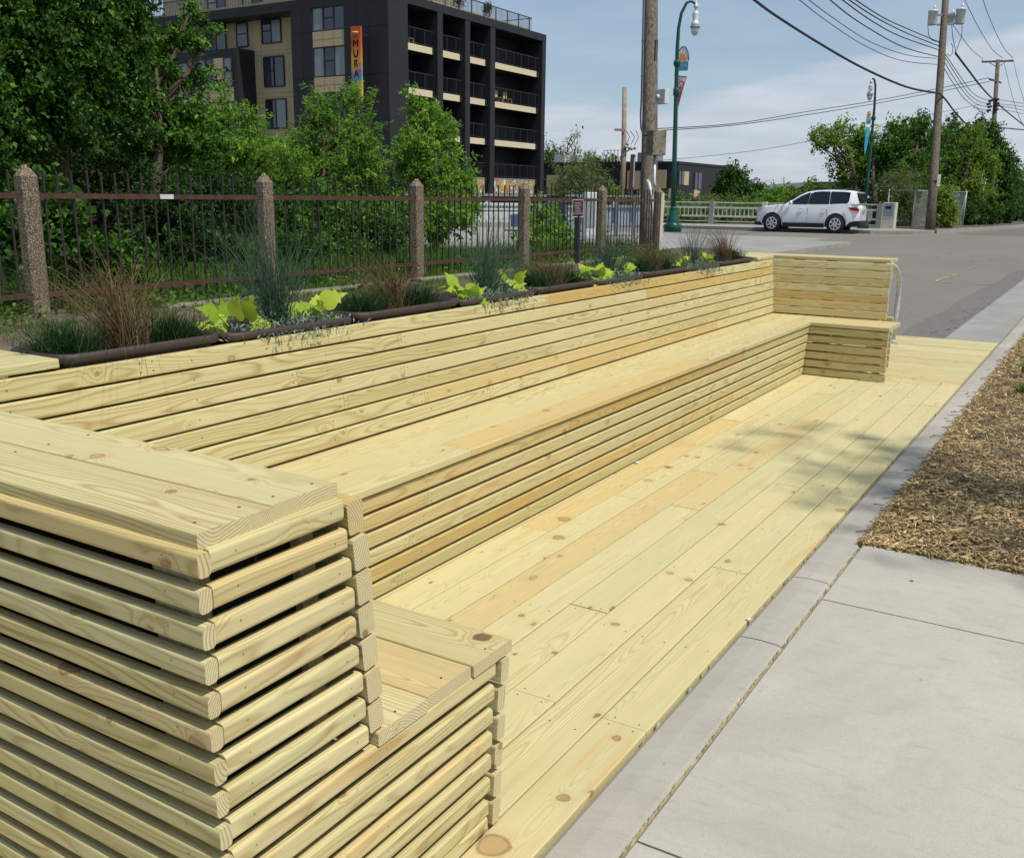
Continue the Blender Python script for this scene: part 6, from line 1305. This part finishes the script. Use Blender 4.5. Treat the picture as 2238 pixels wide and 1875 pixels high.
tree('young bright ash tree leaning right before the balconies', gbase(950, 22), [bl(902, 222, 22, 14, 18), bl(925, 250, 22, 32, 28), bl(960, 275, 22, 28, 26), bl(930, 310, 22, 55, 36), bl(985, 320, 22, 20, 34), bl(885, 340, 22, 30, 24), bl(950, 370, 22, 66, 36), bl(1015, 385, 22, 24, 30), bl(900, 390, 22, 30, 30), bl(970, 420, 22, 60, 32), bl(1025, 420, 22, 18, 34)], 820, 20, 0.094, L['fresh'], 0.09, 0.12, group='trees behind the steel fence', droop=0.3, aspect=0.34, lv=0.62)
tree('dark distant tree screen beyond the maple, closing the view under its crown', gbase(250, 34), [bl(60, 360, 34, 160, 70), bl(250, 370, 34, 150, 70), bl(420, 390, 34, 120, 60), bl(600, 410, 36, 130, 45), bl(780, 425, 38, 100, 35), bl(150, 470, 32, 240, 60), bl(500, 480, 34, 220, 50)], 2600, 14, 0.26, L['deep'], 0.25, 0.4, group='trees behind the steel fence', lv=0.12)
# undergrowth and vines behind the fence
def bush(label, blobs, n, per, size, mat, base, lv=0.4, spread=0.12, grp='shrubs and vines behind the steel fence', aspect=0.55, tr=0.03, name='shrub'):
    return tree(label, base, blobs, n, per, size, mat, tr, spread, name, 'shrub', grp, 0.4, aspect, True, 0.5, lv)
bush('broad leaved vine climbing the fence near its nearest post', [bl(130, 480, 10.9, 50, 60), bl(180, 560, 11, 70, 60), bl(30, 520, 10.2, 50, 60), bl(250, 580, 11.4, 60, 40), bl(80, 400, 10.8, 30, 24)], 420, 12, 0.085, L['maple'], gbase(140, 11.3, 0.0), 0.28, 0.12, aspect=0.75)
bush('dark shrub thicket behind the second fence panel', [bl(360, 470, 14.5, 110, 80), bl(480, 440, 15, 90, 70), bl(300, 560, 14, 90, 50), bl(450, 540, 14.3, 90, 50)], 900, 18, 0.07, L['deep'], gbase(400, 14.6, 0.0), 0.22, 0.12)
bush('leafy shrub thicket behind the third fence panel', [bl(620, 470, 16.5, 90, 50), bl(740, 470, 17, 90, 50), bl(680, 540, 16, 110, 50), bl(830, 500, 17, 60, 70)], 950, 18, 0.075, L['maple'], gbase(690, 16.8, 0.0), 0.30, 0.12)
bush('low green shrubs behind the fourth fence panel', [bl(960, 480, 19, 70, 50), bl(1015, 455, 20, 30, 40), bl(900, 500, 18.5, 40, 50), bl(890, 460, 19, 40, 40)], 330, 16, 0.09, L['fresh'], gbase(950, 19.5, 0.0), 0.45, 0.12)
bush('bright weedy shrub behind the fifth fence panel', [bl(1180, 480, 22, 34, 44), bl(1215, 500, 21, 34, 40), bl(1160, 520, 20, 40, 40), bl(1235, 525, 20.5, 30, 40)], 260, 14, 0.085, L['fresh'], gbase(1190, 21.5, 0.0), 0.6, 0.11)
bush('pale feathery willow shrub in front of the low building', [bl(1262, 375, 58, 48, 40), bl(1300, 400, 58, 34, 26), bl(1228, 405, 58, 26, 28), bl(1265, 420, 58, 60, 20)], 520, 14, 0.19, L['willow'], gbase(1262, 58), 0.5, 0.3, 'shrubs in front of the low building', aspect=0.25)
bush('small pointed shrub left of the pale sawn off pole', [bl(1342, 415, 57, 12, 10), bl(1345, 430, 57, 20, 12)], 60, 12, 0.18, L['fresh'], gbase(1342, 57), 0.4, 0.25, 'shrubs in front of the low building', aspect=0.4)
# sparse and bare trees behind the low building
def bare(label, base, tips, tr, d, leaves=0, mat=None):
    t = thing('bare_tree', label, 'tree', tuple(base)); mb = MB(); base = Vector(base); tw = []
    def rec(p, q, r_, depth):
        m_ = (p+q)/2+Vector((random.uniform(-.1, .1), random.uniform(-.1, .1), 0))*(q-p).length; mb.tube([p, m_, q], [r_, r_*.75, r_*.5], 5, caps=False)
        if depth == 0: tw.append(q); return
        for k in range(3):
            dr = (q-p).normalized()+Vector((random.uniform(-1, 1), random.uniform(-1, 1), random.uniform(-.2, .8)))*0.75; s0 = p.lerp(q, random.uniform(0.45, 1)); rec(s0, s0+dr.normalized()*(q-p).length*random.uniform(.45, .65), r_*0.5, depth-1)
    for tp in tips: rec(base+Vector((0, 0, (tp.z-base.z)*0.25)), tp, tr, 3)
    mb.tube([base, base+Vector((0, 0, (tips[0].z-base.z)*0.3))], [tr*1.6, tr*1.2], 7); mb.build('branches', M['bark'], t)
    if leaves: C_ = np.array([tuple(p) for p in tw]); C_ = np.repeat(C_, leaves, 0)+RNG.normal(0, 0.35, (len(C_)*leaves, 3)); leaf_cloud('crown', C_, 0.3, mat, t, tuple(base))
bare('sparse grey twiggy tree behind the low building, beside the apartment block', at(1235, 395, 120), [at(1200, 345, 120), at(1240, 325, 120), at(1258, 335, 120), at(1222, 350, 120)], 0.14, 120, 2, L['willow'])
bare('thin bare tree top left of the pale sawn off pole', at(1285, 390, 120), [at(1295, 345, 120), at(1283, 352, 120)], 0.09, 120)
tree('distant round tree line behind the roof railing of the low building', gbase(1300, 125, 0), [bl(1295, 358, 125, 16, 12), bl(1320, 360, 125, 18, 10), bl(1345, 362, 125, 12, 8), bl(1210, 350, 125, 22, 14)], 200, 12, 0.45, L['far'], 0.3, 0.6, lv=0.35)
G2 = 'trees and shrubs beyond the cross street'
tree('dense dark round tree right of the low building', gbase(1590, 72), [bl(1604, 385, 72, 26, 18), bl(1592, 410, 72, 26, 22), bl(1636, 420, 71, 30, 26), bl(1600, 445, 71, 60, 16), bl(1655, 440, 71, 20, 14)], 620, 16, 0.24, L['deep'], 0.25, 0.32, group=G2, lv=0.5)
tree('small fresh green tree between the round tree and the white car', gbase(1690, 66), [bl(1675, 430, 66, 18, 14), bl(1700, 425, 66, 22, 16), bl(1725, 432, 66, 16, 14), bl(1690, 445, 66, 50, 10)], 260, 14, 0.22, L['fresh'], 0.15, 0.28, group=G2, lv=0.5)
for k, (us, lab, mt_) in enumerate((((1470, 1500), 'light green shrub bank behind the railing next to the near street lamp', 'far'), ((1530, 1560), 'shrub bank behind the middle of the cream railing', 'willow'), ((1600, 1640), 'shrub bank behind the railing next to the white car', 'far'), ((1390, 1430), 'shrub bank behind the railing at the big utility pole', 'willow'))):
    a, b = us; bush(lab, [bl(a, 440 if k != 1 else 446, 58, 24, 14), bl(b, 444, 58, 26, 12), bl((a+b)/2, 460, 56, 45, 16), bl(b+10, 470, 55, 40, 14), bl(a-10, 470, 55, 40, 14)], 420, 12, 0.17, L[mt_], gbase((a+b)/2, 57), 0.5, 0.24, G2, aspect=0.4)
bush('low shrubs behind the railing under the car roof', [bl(1760, 425, 62, 40, 22), bl(1820, 428, 62, 40, 24), bl(1870, 440, 61, 30, 26), bl(1740, 450, 60, 40, 16), bl(1920, 425, 61, 32, 34), bl(1950, 440, 62, 36, 34)], 420, 12, 0.2, L['far'], gbase(1800, 61), 0.45, 0.28, G2)
tree('airy yellow green tree leaning left over the car', gbase(1872, 57), [bl(1835, 275, 57, 18, 14), bl(1800, 292, 57, 26, 12), bl(1775, 300, 57, 12, 10), bl(1790, 318, 57, 22, 8), bl(1830, 310, 57, 30, 14), bl(1850, 345, 57, 28, 18), bl(1840, 372, 57, 26, 12)], 300, 12, 0.18, L['yellowg'], 0.16, 0.24, group=G2, lv=0.6)
tree('green tree behind the far street lamp', gbase(1900, 56), [bl(1882, 305, 57, 26, 26), bl(1905, 320, 57, 36, 34), bl(1885, 360, 57, 36, 30), bl(1925, 370, 57, 34, 34), bl(1870, 400, 57, 34, 24)], 620, 15, 0.17, L['fresh'], 0.2, 0.24, group=G2, lv=0.42)
tree('tall green tree just left of the transformer pole', gbase(1985, 56), [bl(1960, 290, 56, 26, 24), bl(1950, 325, 56, 40, 36), bl(2010, 280, 57, 30, 24), bl(2020, 320, 57, 46, 46), bl(1985, 370, 56, 52, 44), bl(2000, 420, 56, 56, 36)], 1100, 15, 0.18, L['maple'], 0.25, 0.26, group=G2, lv=0.5)
tree('broad green tree right of the transformer pole', gbase(2090, 60), [bl(2070, 300, 60, 36, 30), bl(2115, 310, 60, 34, 34), bl(2085, 350, 60, 52, 46), bl(2140, 365, 60, 40, 46), bl(2075, 410, 60, 60, 40), bl(2130, 430, 60, 50, 36)], 1200, 15, 0.19, L['yellowg'], 0.25, 0.28, group=G2, lv=0.28)
tree('dark pointed tree below the crossarm pole', gbase(2150, 66), [bl(2135, 290, 66, 22, 20), bl(2160, 295, 66, 22, 22), bl(2165, 330, 66, 30, 36), bl(2185, 370, 66, 30, 40), bl(2190, 420, 66, 34, 36)], 700, 15, 0.2, L['deep'], 0.22, 0.28, group=G2, lv=0.6)
tree('farthest hedge tree at the right frame edge', gbase(2225, 80), [bl(2205, 395, 80, 22, 36), bl(2230, 400, 82, 26, 34), bl(2262, 405, 84, 30, 30), bl(2215, 440, 80, 30, 28), bl(2250, 450, 80, 40, 26)], 600, 14, 0.24, L['maple'], 0.2, 0.34, group=G2, lv=0.5)
for (u, v, d, lab) in ((2020, 255, 57, 'wispy sprig of leaves left of the transformer pole top'), (2085, 262, 58, 'wispy dark sprig right of the transformer pole'), (2145, 255, 62, 'wispy sprig of leaves by the crossarm pole')):
    tree(lab, tuple(at(u, v+40, d)), [bl(u, v, d, 9, 14), bl(u-10, v+14, d, 8, 6), bl(u+8, v+16, d, 9, 8)], 26, 8, 0.17, L['deep'], 0.03, 0.2, name='tree_sprig', cat='branch', group=G2, lv=0.4)
bush('feathery grey green juniper shrub beside the concrete cabinet', [bl(1975, 430, 53, 36, 34), bl(1990, 465, 53, 44, 30), bl(1950, 400, 54, 30, 26), bl(1985, 395, 54, 30, 24)], 900, 14, 0.16, L['willow'], gbase(1985, 53, 0), 0.30, 0.24, G2, aspect=0.2)
bush('yellow green vine shrub right of the transformer pole', [bl(2058, 440, 51, 22, 30), bl(2070, 470, 51, 26, 24), bl(2055, 480, 51, 18, 14)], 300, 12, 0.16, L['yellowg'], gbase(2060, 51, 0), 0.5, 0.18, G2)
bush('dark ground hugging hedge along the alley kerb', [bl(2110, 470, 58, 40, 22), bl(2150, 465, 60, 40, 26), bl(2190, 465, 64, 34, 22), bl(2225, 465, 72, 40, 16)], 700, 14, 0.19, L['deep'], gbase(2150, 61, 0), 0.45, 0.26, G2)
# chain link fence behind the transformer pole
t = thing('chain_link_fence', 'grey chain link fence half swallowed by the hedge behind the transformer pole', 'fence', tuple(on(2080, 498, 2, 0.0))); mb = MB()
pts = [on(1936, 497, 2, 0.02), on(1992, 499, 2, 0.02), on(2104, 495.5, 2, 0.02)]
for p in pts+[pts[1].lerp(pts[2], .33), pts[1].lerp(pts[2], .66)]: mb.tube([p, p+Vector((0, 0, 1.95))], 0.022, 8)
for a, b in zip(pts, pts[1:]): mb.tube([a+Vector((0, 0, 1.9)), b+Vector((0, 0, 1.9))], 0.014, 6)
mb.build('fence_pipes', M['galv'], t); mb = MB(); a, b = pts[1], pts[2]; n = 60
for k in range(n):
    for sgn in (-1, 1):
        p = a.lerp(b, k/n); q = a.lerp(b, min(1, max(0, (k+sgn*8)/n))); mb.tube([p+Vector((0, 0, 0.05)), q+Vector((0, 0, 1.88))], 0.004, 3, caps=False)
mb.build('wire_mesh', M['galv'], t)
# street tree outside the frame whose shade falls across deck and mulch
tree('tall airy honey locust street tree beside the sidewalk, shading the deck', (8.2, 2.6, -0.02), [((7.6, 3.0, 14.2), (0.7, 0.8, 0.6)), ((8.3, 2.9, 14.6), (0.7, 0.8, 0.6)), ((9.2, 3.0, 15.0), (0.8, 0.8, 0.6)), ((8.0, 2.2, 13.4), (0.6, 0.6, 0.5)), ((10.0, 2.6, 15.0), (0.9, 0.9, 0.8))], 190, 10, 0.10, L['fresh'], 0.07, 0.14, group=None, aspect=0.45)
# ================================================================== GRASS AND WEEDS
def field(name, n, xr_, yr_, h, width, mat, lab, z=None, lvb=0.5, seed=0, dens=None):
    x = RNG.uniform(*xr_, n); y = RNG.uniform(*yr_, n)
    pat = np.sin(x*3.1+1)*np.sin(y*2.3)+0.6*np.sin(x*7+y*5); keep = pat > (dens if dens is not None else -9); x, y = x[keep], y[keep]; n = len(x)
    zz = np.interp(-x, [6.75, 6.85, 7.0, 7.3, 7.7, 8.0, 8.6, 9.5, 12, 16, 75], [-.2, -.02, 0, .10, .13, .14, .13, 0, -.25, -.3, -.3]) if z is None else np.full(n, z)
    P0 = np.stack([x, y, zz], 1); H_ = h*RNG.uniform(0.4, 1.15, n); a = RNG.uniform(0, 6.28, n); r_ = h*RNG.uniform(0.05, 0.55, n)
    o = blades(name, P0, H_, np.stack([np.cos(a)*r_, np.sin(a)*r_], 1), RNG.uniform(0.1, 0.9, n), width, mat, seg=3, lvb=lvb); tag(o, lab, 'grass', kind='stuff'); return o
field('verge_grass', 9000, (-7.6, -6.9), (4, 20), 0.09, 0.008, L['grass'], 'patchy short green grass between the lettered kerb and the street', dens=-0.5)
field('verge_grass', 16000, (-8.7, -7.7), (3.5, 21), 0.11, 0.008, L['grass'], 'short green weeds along the foot of the steel fence', dens=-0.1)
field('tall_grass', 26000, (-14, -8.4), (4, 20.5), 0.50, 0.012, L['grass'], 'tall uncut green grass behind the steel fence', lvb=0.5)
field('tall_grass', 12000, (-24, -13), (9, 21), 0.6, 0.02, L['grass'], 'tall sunlit grass on the embankment farther behind the fence', lvb=0.6)
n = 5200; y = RNG.uniform(4, 20.5, n); x = -8.0+RNG.normal(0, 0.28, n); cl = np.sin(y*2.1)+0.5*np.sin(y*5.7+1); k = cl > -0.3; x, y = x[k], y[k]
o = leaf_cloud('ground_weeds', np.stack([x, y, 0.17+np.abs(RNG.normal(0, 0.07, len(x)))], 1), 0.055, L['maple'], None, (0, 0, 0), droop=-0.1, aspect=0.7); tag(o, 'broad leaved weeds and clover at the foot of the steel fence', 'weeds', kind='stuff')
# small white wild flowers
for (u, v, d) in ((1362, 561, 14.5), (90, 492, 11.5), (700, 538, 16), (865, 512, 17)):
    c = at(u, v, d); leaf_o = MB()
    for k in range(5): a = k*1.257; leaf_o.add([c, c+Vector((math.cos(a)*.02-.006, math.sin(a)*.02, .006)), c+Vector((math.cos(a)*.035, math.sin(a)*.035, .0)), c+Vector((math.cos(a)*.02+.006, math.sin(a)*.02+.01, .006))], [(0, 1, 2, 3)])
    leaf_o.tube([c, c-Vector((0, 0, .25))], 0.003, 4); tag(leaf_o.build('wild_flower', M['white'], origin=tuple(c)), f'single small white flower {"left of the big utility pole" if u == 1362 else ("beside the nearest fence post" if u == 90 else ("behind the third fence panel" if u == 700 else "beside the third fence post"))}', 'flower')
